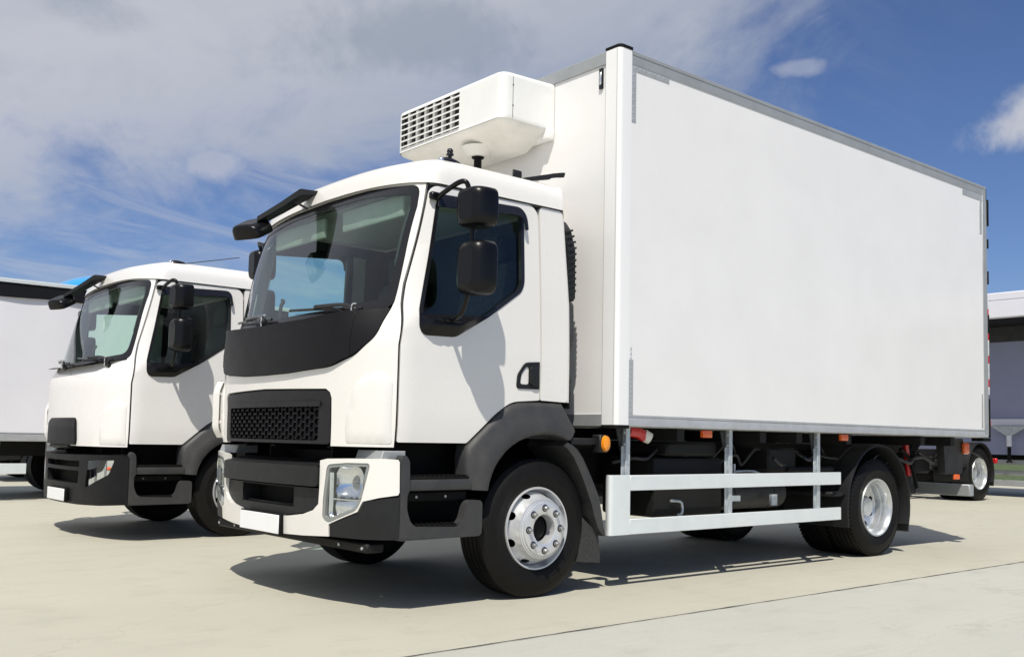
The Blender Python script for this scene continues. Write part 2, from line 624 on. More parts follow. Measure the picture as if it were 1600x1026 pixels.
def patch(bm, outline, holes, mapf, step=0.08, thick=0.03, off=0.0, lip=0.006, flip=True):
    """a sheet that follows the surface mapf(u, v) -> Vector: an outline with holes, its rim folded inwards"""
    loops = [resample(outline, step)] + [resample(h, step) for h in holes]
    verts, edges = [], []
    for L in loops:
        s = len(verts)
        verts += [Vector(p) for p in L]
        edges += [(s + i, s + (i + 1) % len(L)) for i in range(len(L))]
    us = [p[0] for p in loops[0]]; vs__ = [p[1] for p in loops[0]]
    nu = int((max(us) - min(us)) / step); nv = int((max(vs__) - min(vs__)) / step)
    for i in range(1, nu + 1):
        for j in range(1, nv + 1):
            q = (min(us) + i * step, min(vs__) + (j + (0.5 if i % 2 else 0)) * step * 0.95)
            if inside(q, loops[0]) and not any(inside(q, h) for h in loops[1:]):
                if all(seg_dist(q, L) > step * 0.45 for L in loops):
                    verts.append(Vector(q))
    ov, oe, of, _, _, _ = delaunay_2d_cdt(verts, edges, [], 0, 1e-6)
    ov = [tuple(v) for v in ov]
    tris = []
    for f in of:
        cx = sum(ov[i][0] for i in f) / len(f); cy = sum(ov[i][1] for i in f) / len(f)
        if inside((cx, cy), loops[0]) and not any(inside((cx, cy), h) for h in loops[1:]):
            tris.append(tuple(f))

    def pos(p, o):
        e = 1e-3
        P0 = mapf(p[0], p[1])
        if o == 0:
            return P0
        du = mapf(p[0] + e, p[1]) - mapf(p[0] - e, p[1])
        dv = mapf(p[0], p[1] + e) - mapf(p[0], p[1] - e)
        nn = du.cross(dv)
        if nn.length < 1e-12:
            return P0
        nn.normalize()
        return P0 + nn * (-o if flip else o)
    used = sorted({i for t in tris for i in t})
    bv = {i: bm.verts.new(pos(ov[i], off)) for i in used}
    cnt = {}
    for t in tris:
        tt = t[::-1] if flip else t
        try:
            bm.faces.new([bv[i] for i in tt])
        except ValueError:
            continue
        for k in range(len(tt)):
            a, b = tt[k], tt[(k + 1) % len(tt)]
            cnt[(a, b)] = 1
    if thick > 0:
        low = {}
        mid = {}
        for (a, b) in list(cnt):
            if (b, a) in cnt:
                continue
            for i in (a, b):
                if i not in low:
                    mid[i] = bm.verts.new(pos(ov[i], off - lip))
                    low[i] = bm.verts.new(pos(ov[i], off - thick))
            bm.faces.new((bv[b], bv[a], mid[a], mid[b]))
            bm.faces.new((mid[b], mid[a], low[a], low[b]))
    return bm


MESH = {}


def finish(key, bm, angle=40):
    me = bpy.data.meshes.new(key)
    bmesh.ops.remove_doubles(bm, verts=bm.verts, dist=1e-5)
    for f in bm.faces:
        f.smooth = True
    bm.to_mesh(me)
    bm.free()
    me.set_sharp_from_angle(angle=math.radians(angle))
    MESH[key] = me
    return me


def part(name, key, build, m, parent, mirror=False, loc=(0, 0, 0), rot=None, label=None, kind=None, angle=40):
    """one mesh object; alike pieces share mesh data through key"""
    if key not in MESH:
        bm = new_bm()
        build(bm)
        finish(key, bm, angle)
    me = MESH[key]
    if not me.materials:
        me.materials.append(MATS[m])
    o = bpy.data.objects.new(name, me)
    col.objects.link(o)
    o.parent = parent
    o.location = loc
    if rot:
        o.rotation_euler = rot
    if mirror:
        o.scale = (1, -1, 1)
    if me.materials[0] is not MATS[m]:
        o.material_slots[0].link = 'OBJECT'
        o.material_slots[0].material = MATS[m]
    if label:
        o['label'] = label
    if kind:
        o['kind'] = kind
    return o


def thing(name, label, cat, loc=(0, 0, 0), rz=0.0, group=None):
    o = bpy.data.objects.new(name, None)
    col.objects.link(o)
    o.location = loc
    o.rotation_euler = (0, 0, rz)
    o.empty_display_size = 0.3
    o['label'] = label
    o['category'] = cat
    if group:
        o['group'] = group
    return o


def smooth01(t):
    t = min(1, max(0, t))
    return t * t * (3 - 2 * t)


# ================================================================== SETTING
def structure(name, build, m):
    bm = new_bm()
    build(bm)
    me = finish(name, bm)
    me.materials.append(MATS[m])
    o = bpy.data.objects.new(name, me)
    col.objects.link(o)
    o['kind'] = 'structure'
    return o


def sheet(bm, x0, x1, y0, y1, z, nx=1, ny=1):
    g = [[bm.verts.new((x0 + (x1 - x0) * i / nx, y0 + (y1 - y0) * j / ny, z)) for j in range(ny + 1)]
         for i in range(nx + 1)]
    for i in range(nx):
        for j in range(ny):
            bm.faces.new((g[i][j], g[i + 1][j], g[i + 1][j + 1], g[i][j + 1]))


JOINT = -0.812
ground = structure('ground', lambda bm: sheet(bm, -1500, 1500, -1500, 1500, 0.0), 'concrete')


def near_slab(bm):
    # the slab in front of the joint, its edge slightly chipped
    N = 260
    A, B, C = [], [], []
    for i in range(N + 1):
        x = -12 + 30 * i / N
        e = JOINT - 0.012 + random.uniform(-0.003, 0.003)
        A.append(bm.verts.new((x, -14, 0.004)))
        B.append(bm.verts.new((x, e, 0.004)))
        C.append(bm.verts.new((x, e, -0.002)))
    for i in range(N):
        bm.faces.new((A[i], A[i + 1], B[i + 1], B[i]))
        bm.faces.new((B[i], B[i + 1], C[i + 1], C[i]))


def joint_strip(bm):
    N = 300
    A, B = [], []
    for i in range(N + 1):
        x = -12 + 30 * i / N
        A.append(bm.verts.new((x, JOINT - 0.012 + random.uniform(-0.004, 0.002), 0.0065)))
        B.append(bm.verts.new((x, JOINT + random.uniform(0.001, 0.008), 0.0065)))
    for i in range(N):
        bm.faces.new((A[i], A[i + 1], B[i + 1], B[i]))


o = structure('concrete_slab', near_slab, 'concrete_near'); o.parent = ground
o = structure('joint_filler', joint_strip, 'sealant'); o.parent = ground
o = structure('grass_verge', lambda bm: sheet(bm, 24, 400, -200, 200, 0.02, 8, 8), 'grass')


# ================================================================== WHEELS
RT = 0.445


def tyre_mesh(bm, cy, wid, sgn=1, lugs=True):
    """tyre standing on the ground; outer side wall at cy, going to cy + wid * sgn, with ribs cut in the tread"""
    w = wid
    prof = [(0.262, 0.012), (0.275, 0.002), (0.30, -0.004), (0.335, -0.010), (0.342, -0.0125), (0.348, -0.010),
            (0.385, -0.004), (0.405, 0.004), (0.418, 0.012), (0.432, 0.022), (0.440, 0.030)]
    ribs = 5
    lo, hi = 0.034, w - 0.034
    gw = 0.010
    tw = (hi - lo - gw * (ribs - 1)) / ribs
    d = lo
    for k in range(ribs):
        prof += [(RT, d), (RT, d + tw)]
        d += tw
        if k < ribs - 1:
            prof += [(RT - 0.014, d + 0.001), (RT - 0.014, d + gw - 0.001)]
            d += gw
    prof += [(0.440, w - 0.030), (0.418, w - 0.012), (0.385, w + 0.004), (0.335, w + 0.010), (0.30, w + 0.004),
             (0.262, w - 0.012)]
    lathe_y(bm, prof, 0, cy, 0, 72, sgn)
    # shoulder blocks
    for k in range(72 if lugs else 0):
        a = 2 * PI * (k + 0.5) / 72
        c, s = math.cos(a), math.sin(a)
        r0, r1 = 0.424, 0.4445
        t = 0.0125
        for (d0, d1) in ((0.0105, 0.0345), (w - 0.0345, w - 0.0105)):
            q = []
            for rr, dd, tt in ((r0, d0, -t), (r1, d0 + 0.008 if d0 < 0.1 else d0, -t), (r1, d1, -t), (r0, d1, -t),
                               (r0, d0, t), (r1, d0 + 0.008 if d0 < 0.1 else d0, t), (r1, d1, t), (r0, d1, t)):
                q.append(bm.verts.new((rr * c - tt * s, cy + sgn * dd, rr * s + tt * c)))
            for f in ((0, 1, 2, 3), (7, 6, 5, 4), (0, 4, 5, 1), (1, 5, 6, 2), (2, 6, 7, 3), (3, 7, 4, 0)):
                bm.faces.new([q[i] for i in f])


def polar_map(prof):
    """(arc angle * 0.2, radius) -> cone surface with depth given by prof(radius)"""
    def f(u, r):
        a = u / 0.2
        return Vector((r * math.cos(a), prof(r), r * math.sin(a)))
    return f


def annulus_with_holes(bm, r0, r1, prof, holes, thick=0.008):
    """build in wedges so that each hole sits in one wedge"""
    n = len(holes)
    for k, (ang, rc, ha, hr) in enumerate(holes):
        a0, a1 = (ang - PI / n) * 0.2, (ang + PI / n) * 0.2
        hole = [(ang * 0.2 + ha * 0.2 * math.cos(t * 2 * PI / 18), rc + hr * math.sin(t * 2 * PI / 18))
                for t in range(18)]
        patch(bm, [(a0, r0), (a1, r0), (a1, r1), (a0, r1)], [hole], polar_map(prof), step=0.018, thick=0)


def front_rim(bm):
    # depth 0 = flange plane, negative = outwards
    prof = [(0.262, 0.016), (0.266, 0.004), (0.262, -0.006), (0.254, -0.005), (0.250, 0.008), (0.246, 0.030),
            (0.240, 0.048), (0.236, 0.062), (0.230, 0.085), (0.226, 0.20)]
    lathe_y(bm, prof, 0, 0, 0, 96)

    def cone(r):
        t = max(0.0, (r - 0.193) / (0.236 - 0.193))
        return -0.046 + 0.100 * t ** 1.15
    annulus_with_holes(bm, 0.193, 0.2355, cone, [(2 * PI * (k + 0.5) / 8, 0.2215, 0.125, 0.0115) for k in range(8)])
    lathe_y(bm, [(0.193, -0.046), (0.191, -0.052), (0.187, -0.053), (0.185, -0.050), (0.182, -0.050), (0.180, -0.058),
                 (0.176, -0.060), (0.174, -0.058), (0.171, -0.060), (0.168, -0.070), (0.163, -0.072), (0.099, -0.072),
                 (0.094, -0.069), (0.091, -0.060), (0.088, -0.020), (0.085, 0.00)], 0, 0, 0, 96)


def front_hub(bm):
    lathe_y(bm, [(0.0, -0.012), (0.05, -0.012), (0.062, -0.006), (0.066, 0.01), (0.088, 0.012)], 0, 0, 0, 40)


def rear_rim(bm):
    prof = [(0.262, 0.016), (0.266, 0.004), (0.262, -0.006), (0.252, -0.004), (0.247, 0.010), (0.240, 0.022),
            (0.236, 0.040), (0.231, 0.044), (0.228, 0.060), (0.228, 0.085), (0.224, 0.089), (0.221, 0.115),
            (0.217, 0.145), (0.210, 0.152)]
    lathe_y(bm, prof, 0, 0, 0, 72)

    def cone(r):
        return 0.172 - 0.022 * max(0, (r - 0.14) / 0.07)
    annulus_with_holes(bm, 0.135, 0.211, cone, [(2 * PI * (k + 0.5) / 8, 0.172, 0.155, 0.024) for k in range(8)])
    lathe_y(bm, [(0.135, 0.172), (0.13, 0.175), (0.10, 0.175), (0.095, 0.17), (0.09, 0.12), (0.082, 0.09),
                 (0.0, 0.085)], 0, 0, 0, 56)


def dark_drum(bm):
    lathe_y(bm, [(0.0, 0.14), (0.20, 0.14), (0.205, 0.30), (0.0, 0.30)], 0, 0, 0, 40)


def dark_drum_rear(bm):
    lathe_y(bm, [(0.0, 0.195), (0.207, 0.195), (0.207, 0.40), (0.0, 0.40)], 0, 0, 0, 40)


def nut_mesh(bm):
    # washer flange, hexagonal nut and stud end, axis along -y
    lathe_y(bm, [(0.0, 0.0), (0.0175, 0.0), (0.0175, 0.004), (0.013, 0.006)], 0, 0, 0, 20, -1)
    P = [(0.0125 * math.cos(PI / 3 * k), 0.0125 * math.sin(PI / 3 * k)) for k in range(6)]
    prism_y(bm, P, -0.004, -0.024, 0.0015, 1)
    lathe_y(bm, [(0.008, 0.02), (0.008, 0.032), (0.0, 0.034)], 0, 0, 0, 12, -1)


def nut_recess(bm):
    lathe_y(bm, [(0.0, 0.0), (0.0235, 0.0)], 0, 0, 0, 24, -1)


def wheel(parent, x, y, rear, mirror, name):
    """y: outer face in truck space for the near side; mirrored for the far side"""
    e = bpy.data.objects.new(name, None)
    col.objects.link(e)
    e.parent = parent
    e.empty_display_size = 0.2
    e.location = (x, -y if mirror else y, RT)
    if mirror:
        e.scale = (1, -1, 1)
    if not rear:
        part('tyre', 'tyre_front', lambda bm: tyre_mesh(bm, 0.0, 0.27, 1, False), 'tyre', e)
        part('rim', 'rim_front', front_rim, 'rim_silver', e, angle=35)
        part('hub', 'hub_front', front_hub, 'black_matte', e)
        part('brake_drum', 'drum_front', dark_drum, 'black_matte', e)
        for k in range(8):
            a = 2 * PI * (k + 0.5) / 8 - PI / 8
            px, pz = 0.1345 * math.cos(a), 0.1345 * math.sin(a)
            part('nut_seat', 'nut_seat', nut_recess, 'black_matte', e, loc=(px, -0.0735, pz))
            part('wheel_nut', 'nut', nut_mesh, 'nut_steel', e, loc=(px, -0.0745, pz))
    else:
        part('tyre', 'tyre_rear', lambda bm: tyre_mesh(bm, 0.0, 0.27), 'tyre', e)
        part('tyre', 'tyre_rear', None, 'tyre', e, loc=(0, 0.31, 0), label='inner tyre of the dual wheel')
        part('rim', 'rim_rear', rear_rim, 'rim_zinc', e, angle=35)
        part('brake_drum', 'drum_rear', dark_drum_rear, 'black_matte', e)
        for k in range(8):
            a = 2 * PI * k / 8
            part('wheel_nut', 'nut', nut_mesh, 'nut_steel', e, loc=(0.118 * math.cos(a), 0.175, 0.118 * math.sin(a)))
    return e


# ================================================================== CAB SURFACE (truck space: x back, y across, z up)
NEXP = 2.2
CW, CD = 1.13, 0.36


def curve_table(W, D, n=NEXP, N=600):
    th = np.linspace(0, PI / 2, N)
    w = W * np.sin(th) ** (2 / n)
    x = D * (1 - np.cos(th) ** (2 / n))
    s = np.concatenate([[0], np.cumsum(np.hypot(np.diff(w), np.diff(x)))])
    return w, x, s


# the corners are rounder low down and tighter towards the roof: tables for a row of blends
NB = 14
TABS = [curve_table(CW, CD - 0.14 * k / NB, NEXP + 1.3 * k / NB) for k in range(NB + 1)]


def blend(z):
    return smooth01((z - 1.70) / 0.85) * NB


def curve_k(a, k):
    W_, X_, S_ = TABS[k]
    if a <= S_[-1]:
        return float(np.interp(a, S_, X_)), float(np.interp(a, S_, W_))
    return float(X_[-1]) + (a - float(S_[-1])), CW


def base_curve(u, z):
    """u: arc length from the middle, negative towards the near (driver's) side"""
    a = abs(u)
    sg = -1 if u < 0 else 1
    b = blend(z)
    k = min(NB - 1, int(b))
    f = b - k
    x0, w0 = curve_k(a, k)
    x1, w1 = curve_k(a, k + 1)
    return x0 + (x1 - x0) * f, sg * (w0 + (w1 - w0) * f)


def inverse(val, z, axis):
    """arc length at which the curve at height z reaches x (axis 0) or y (axis 1)"""
    lo, hi = 0.0, 3.2
    for _ in range(34):
        m = (lo + hi) / 2
        if base_curve(m, z)[axis] < val:
            lo = m
        else:
            hi = m
    return (lo + hi) / 2


def xw(z):
    return -1.875 + 0.392 * (z - 1.74)


def xc(z):
    t = smooth01((z - 1.52) / 0.30)
    return -1.965 * (1 - t) + xw(max(z, 1.52)) * t


def wscale(z):
    # slight tumblehome of the cab sides
    s = 1.0
    if z > 1.5:
        s -= 0.040 * ((z - 1.5) / 1.1) ** 1.6
    if z < 1.15:
        s -= 0.012 * ((1.15 - z) / 0.2) ** 2
    return s


def skin(u, z):
    x, w = base_curve(u, z)
    return Vector((x + xc(z), w * wscale(z), z))


def band_skin(u, z):
    x, w = base_curve(u, z)
    t = smooth01((abs(w) - 0.72) / 0.30)
    X0 = -1.985 * (1 - t) + xc(z) * t
    return Vector((x + X0, w * wscale(z), z))


def screen_skin(u, z):
    x, w = base_curve(u, z)
    return Vector((x + xw(z), w * wscale(z), z))


def u_of_w(w, z=1.5):
    a = min(abs(w) / wscale(z), CW * 0.9995)
    v = inverse(a, z, 1)
    return -v if w < 0 else v


def u_of_x(x, z, side=-1):
    """side panels: a point at length x and height z"""
    return side * inverse(x - xc(z), z, 0)


def WZ(L):
    return [(u_of_w(w, z), z) for w, z in resample(L, 0.05)]


def XZ(L, side=-1):
    return [(u_of_x(x, z, side), z) for x, z in resample(L, 0.04)]


DOOR_FRONT = [(-1.672, 0.985), (-1.668, 1.55), (-1.605, 1.923), (-1.463, 2.500)]
DOOR = rounded([(-1.672, 0.985), (-1.668, 1.55), (-1.605, 1.923), (-1.453, 2.538), (-1.05, 2.540), (-0.655, 2.545),
                (-0.600, 2.50), (-0.588, 1.507), (-0.594, 1.268), (-0.832, 1.250), (-0.965, 1.165), (-1.175, 0.985)],
               [0.012, 0, 0, 0.06, 0, 0.03, 0.03, 0, 0.01, 0.06, 0.05, 0.015])
WIN = rounded([(-1.413, 2.475), (-1.480, 2.10), (-1.545, 1.768), (-1.544, 1.660), (-1.511, 1.622), (-1.285, 1.627),
               (-1.025, 1.772), (-0.755, 1.958), (-0.730, 2.018), (-0.728, 2.38), (-0.735, 2.500), (-0.987, 2.500)],
              [0.06, 0, 0, 0.04, 0.04, 0.03, 0.02, 0.06, 0.05, 0, 0.06, 0])


def grow(loop, d):
    """offset a counter- or clockwise loop by d outwards (negative: inwards)"""
    n = len(loop)
    ar = sum(loop[i][0] * loop[(i + 1) % n][1] - loop[(i + 1) % n][0] * loop[i][1] for i in range(n))
    s = 1 if ar > 0 else -1
    out = []
    for i in range(n):
        a = Vector(loop[i - 1]); p = Vector(loop[i]); b = Vector(loop[(i + 1) % n])
        d1 = p - a; d2 = b - p
        if d1.length < 1e-9 or d2.length < 1e-9:
            continue
        n1 = Vector((d1.y, -d1.x)).normalized() * s
        n2 = Vector((d2.y, -d2.x)).normalized() * s
        m = n1 + n2
        if m.length < 1e-6:
            m = n1
        m.normalize()
        k = max(0.5, m.dot(n1))
        out.append(tuple(p + m * d / k))
    return out


WSCR = rounded([(-1.020, 1.775), (-0.55, 1.738), (0.0, 1.728), (0.55, 1.738), (1.020, 1.775),
                (1.032, 2.09), (1.034, 2.40), (1.012, 2.540), (0.50, 2.588), (0.0, 2.600), (-0.50, 2.588), (-1.012, 2.540),
                (-1.034, 2.40), (-1.032, 2.09)],
               [0.06, 0, 0, 0, 0.06, 0, 0, 0.08, 0, 0, 0, 0.08, 0, 0])
BAND = rounded([(-1.024, 1.775), (-0.55, 1.725), (0.0, 1.715), (0.55, 1.725), (1.024, 1.775), (1.020, 1.60),
                (0.90, 1.495), (0.72, 1.428), (0.30, 1.402), (0.0, 1.398), (-0.30, 1.402), (-0.72, 1.428),
                (-0.90, 1.495), (-1.020, 1.60)],
               [0.02, 0, 0, 0, 0.02, 0.05, 0.04, 0.06, 0, 0, 0, 0.06, 0.04, 0.05])
GRILLE = rounded([(-0.722, 0.962), (-0.722, 1.288), (0.0, 1.300), (0.722, 1.288), (0.722, 0.962)],
                 [0.0, 0.045, 0, 0.045, 0.0])


def front_outline(zb):
    D = [(-1.672, zb), (-1.672, 0.985)] + DOOR_FRONT[1:] + [(-1.448, 2.556)]
    L = []
    for a, b in zip(D[:-1], D[1:]):
        n = max(1, int((b[1] - a[1]) / 0.04))
        for k in range(n):
            x, z = a[0] + (b[0] - a[0]) * k / n, a[1] + (b[1] - a[1]) * k / n
            L.append((u_of_x(x - 0.013, z, -1), z))
    L.append((u_of_x(-1.461, 2.556, -1), 2.556))
    R = [(-u, z) for u, z in reversed(L)]
    mid = [(u_of_w(w, zb), zb) for w in (0.9, 0.6, 0.3, 0, -0.3, -0.6, -0.9)]
    top = [(u_of_w(w, 2.60), z) for w, z in ((-0.95, 2.59), (-0.6, 2.615), (-0.3, 2.625), (0, 2.628), (0.3, 2.625), (0.6, 2.615), (0.95, 2.59))]
    return L + top + R + mid


def build_front_a(bm):
    # hole for windscreen and dark band together, and the grille mouth
    top = [p for p in WSCR]
    hole = rounded([(-1.028, 1.77), (-1.025, 1.60), (-0.905, 1.490), (-0.722, 1.423), (-0.30, 1.397), (0.0, 1.393),
                    (0.30, 1.397), (0.722, 1.423), (0.905, 1.490), (1.025, 1.60), (1.028, 1.77),
                    (1.038, 2.09), (1.040, 2.40), (1.018, 2.546), (0.50, 2.594), (0.0, 2.606), (-0.50, 2.594), (-1.018, 2.546),
                    (-1.040, 2.40), (-1.038, 2.09)],
                   [0, 0.05, 0.04, 0.06, 0, 0, 0, 0.06, 0.04, 0.05, 0, 0, 0, 0.08, 0, 0, 0, 0.08, 0, 0])
    out = front_outline(0.955)
    # the grille mouth is open downwards: cut it out of the lower edge
    body = [p for p in out[:-7]]
    def WZ1(L):
        return [(u_of_w(w, z), z) for w, z in L]
    body += WZ1([(0.90, 0.955), (0.735, 0.955)]) + WZ1([(0.735, 1.24), (0.72, 1.275), (0.685, 1.296), (0.0, 1.308),
                                                     (-0.685, 1.296), (-0.72, 1.275), (-0.735, 1.24)])
    body += WZ1([(-0.735, 0.955), (-0.90, 0.955)])
    patch(bm, body, [WZ(hole)], skin, 0.06, 0.035, 0.0, 0.008)


def build_front_b(bm):
    hole = grow(WSCR, 0.006)
    out = front_outline(0.955)
    g = rounded([(-0.46, 0.990), (-0.43, 1.225), (0.43, 1.225), (0.46, 0.990)], [0.03, 0.05, 0.05, 0.03])
    patch(bm, out, [WZ(hole), WZ(g)], skin, 0.06, 0.035, 0.0, 0.008)


def corner_blister(bm):
    """raised corner panel beside the grille"""
    L = rounded([(-1.095, 0.975), (-1.10, 1.36), (-1.04, 1.405), (-0.905, 1.335), (-0.845, 1.10), (-0.85, 0.975)],
                [0.02, 0.05, 0.05, 0.06, 0.05, 0.02])

    def f(u, z):
        p = skin(u, z)
        n = -(skin(u + 1e-3, z) - skin(u - 1e-3, z)).cross(Vector((0, 0, 1))).normalized()
        d = seg_dist((u, z), LU)
        return p + n * (0.011 * smooth01(d / 0.018))
    LU = resample(WZ(L), 0.03)
    patch(bm, WZ(L), [], f, 0.035, 0.012, 0.002, 0.003)


def build_door(bm):
    patch(bm, XZ(DOOR), [XZ(WIN)], skin, 0.07, 0.035, 0.0, 0.008)


def build_door_glass(bm):
    patch(bm, XZ(grow(WIN, -0.002)), [], skin, 0.09, 0.0, -0.022)


def build_door_frame(bm):
    # black rubber seal round the window
    patch(bm, XZ(grow(WIN, 0.003)), [XZ(grow(WIN, -0.022))], skin, 0.06, 0.03, 0.004, 0.004)


def build_sill(bm):
    # black moulding that carries the mirror, below the glass
    L = rounded([(-1.547, 1.745), (-1.546, 1.655), (-1.513, 1.618), (-1.283, 1.623), (-1.020, 1.772)],
                [0.01, 0.04, 0.04, 0.03, 0.015])
    LU = resample(XZ(L), 0.03)

    def f(u, z):
        p = skin(u, z)
        d = seg_dist((u, z), LU)
        return p + Vector((0, -0.050 * smooth01(d / 0.06), 0))
    patch(bm, XZ(L), [], f, 0.03, 0.03, 0.006, 0.004)


def build_deflector(bm):
    # wind and rain deflector over the side window
    L = rounded([(-1.425, 2.478), (-0.735, 2.510), (-0.718, 2.36), (-0.742, 2.36), (-0.752, 2.425), (-0.80, 2.445),
                 (-1.432, 2.40)], [0.02, 0.06, 0.01, 0.01, 0.03, 0.03, 0.01])

    def f(u, z):
        p = skin(u, z)
        return p + Vector((0, -0.030 * smooth01((2.52 - z) / 0.10), 0))
    patch(bm, XZ(L), [], f, 0.04, 0.012, 0.012, 0.003)


def build_quarter(bm):
    L = rounded([(-0.580, 2.545), (-0.577, 1.51), (-0.583, 1.268), (-0.345, 1.262), (-0.345, 1.9), (-0.385, 2.545)],
                [0.03, 0, 0.01, 0.02, 0, 0.02])
    patch(bm, XZ(L), [], skin, 0.07, 0.035, 0.0, 0.008)
    # rounded rear corner that turns to the back wall
    pts = []
    for k in range(6):
        a = PI / 2 * k / 5
        pts.append((0.035 * math.sin(a), 0.035 * (1 - math.cos(a))))
    rows = []
    for i in range(13):
        z = 1.262 + (2.545 - 1.262) * i / 12
        xr = -0.345 if z < 1.9 else -0.345 - 0.04 * (z - 1.9) / 0.645
        w = CW * wscale(z)
        rows.append([bm.verts.new((xr + dx, -(w - dy), z)) for dx, dy in pts] +
                    [bm.verts.new((xr + 0.035, -(w - 0.30), z))])
    for A, B in zip(rows[:-1], rows[1:]):
        for k in range(len(A) - 1):
            bm.faces.new((A[k], A[k + 1], B[k + 1], B[k]))


def build_handle_recess(bm):
    L = rounded([(-0.795, 1.335), (-0.786, 1.425), (-0.723, 1.506), (-0.598, 1.516), (-0.600, 1.338)],
                [0.03, 0.02, 0.03, 0.006, 0.006])
    patch(bm, XZ(L), [XZ(rounded([(-0.765, 1.365), (-0.755, 1.43), (-0.715, 1.478), (-0.69, 1.478), (-0.69, 1.365)],
                                 0.02))], skin, 0.03, 0.03, 0.006, 0.003)


def build_handle_bowl(bm):
    L = rounded([(-0.780, 1.345), (-0.770, 1.44), (-0.715, 1.49), (-0.66, 1.49), (-0.66, 1.345)], 0.02)
    patch(bm, XZ(L), [], skin, 0.04, 0.0, -0.034)


def build_handle_grip(bm):
    prism_y(bm, rounded([(-0.688, 1.372), (-0.688, 1.475), (-0.650, 1.492), (-0.612, 1.492), (-0.612, 1.355),
                         (-0.66, 1.355)], 0.012), -1.150, -1.128, 0.006, 2)


def build_screen(bm):
    patch(bm, WZ(grow(WSCR, -0.004)), [], screen_skin, 0.07, 0.0, -0.006)


def build_screen_frit(bm):
    inner = rounded([(-0.975, 1.830), (-0.55, 1.790), (0.0, 1.778), (0.55, 1.790), (0.975, 1.830),
                     (0.995, 2.09), (1.000, 2.38), (0.975, 2.492), (0.50, 2.538), (0.0, 2.548), (-0.50, 2.538), (-0.975, 2.492),
                     (-1.000, 2.38), (-0.995, 2.09)], [0.07, 0, 0, 0, 0.07, 0, 0, 0.08, 0, 0, 0, 0.08, 0, 0])
    patch(bm, WZ(grow(WSCR, 0.003)), [WZ(inner)], screen_skin, 0.06, 0.02, -0.002, 0.004)


def build_band(bm):
    patch(bm, WZ(BAND), [], band_skin, 0.06, 0.05, 0.004, 0.008)


def build_cowl(bm):
    # shelf between the dark band and the foot of the windscreen
    rows = []
    N = 40
    for i in range(N + 1):
        w = -1.01 + 2.02 * i / N
        u = u_of_w(w, 1.73)
        zt = 1.716 + 0.055 * (abs(w) / 1.01) ** 2
        a = band_skin(u, zt - 0.004)
        b = screen_skin(u, zt + 0.012)
        a.x -= 0.0
        c = b + Vector((0.06, 0, 0.0))
        rows.append([bm.verts.new(v) for v in (a, a.lerp(b, 0.5) + Vector((0, 0, 0.006)), b, c)])
    for A, B in zip(rows[:-1], rows[1:]):
        for k in range(3):
            bm.faces.new((A[k], A[k + 1], B[k + 1], B[k]))


def build_band_seams(bm):
    pts = []
    for i in range(10):
        z = 1.490 + 0.247 * i / 9
        pts.append(band_skin(u_of_w(-0.872, z), z) + Vector((-0.004, -0.001, 0)))
    tube(bm, pts, 0.0030, 5)


def build_grille_frame(bm):
    L = rounded([(-0.722, 0.965), (-0.722, 1.284), (0.0, 1.297), (0.722, 1.284), (0.722, 0.965)],
                [0.03, 0.045, 0, 0.045, 0.03])
    H = rounded([(-0.62, 0.985), (-0.62, 1.205), (0.62, 1.205), (0.62, 0.985)], 0.03)
    patch(bm, WZ(L), [WZ(H)], skin, 0.06, 0.05, -0.006, 0.008)


def build_hex(bm):
    """honeycomb grille bars: one ring prism for each cell"""
    R = 0.0295
    dx = R * 1.5
    dz = R * math.sqrt(3)
    vm = {}

    def vert(u, z, o):
        k = (round(u, 4), round(z, 4), o)
        if k not in vm:
            p = skin(u_of_w(u, z), z)
            vm[k] = bm.verts.new(p + Vector((o, 0, 0)))
        return vm[k]
    i = 0
    w = -0.60
    while w < 0.60:
        z = 0.995 + (dz / 2 if i % 2 else 0)
        while z < 1.205:
            out = [(w + R * math.cos(PI / 3 * k), z + R * math.sin(PI / 3 * k)) for k in range(6)]
            inn = [(w + (R - 0.0045) * math.cos(PI / 3 * k), z + (R - 0.0045) * math.sin(PI / 3 * k)) for k in range(6)]
            for k in range(6):
                j = (k + 1) % 6
                a, b, c, d = vert(*out[k], 0.012), vert(*out[j], 0.012), vert(*inn[j], 0.010), vert(*inn[k], 0.010)
                e, f = vert(*inn[j], 0.028), vert(*inn[k], 0.028)
                bm.faces.new((a, b, c, d))
                bm.faces.new((d, c, e, f))
            z += dz
        w += dx
        i += 1


def build_grille_back(bm):
    patch(bm, WZ([(-0.66, 0.965), (-0.66, 1.22), (0.66, 1.22), (0.66, 0.965)]), [], skin, 0.09, 0.0, -0.055)


def build_grille_brow(bm):
    # overhanging brow along the top of the grille opening
    patch(bm, WZ(rounded([(-0.64, 1.190), (-0.64, 1.222), (0.64, 1.222), (0.64, 1.190)], 0.01)), [], skin, 0.06, 0.03, 0.004, 0.006)


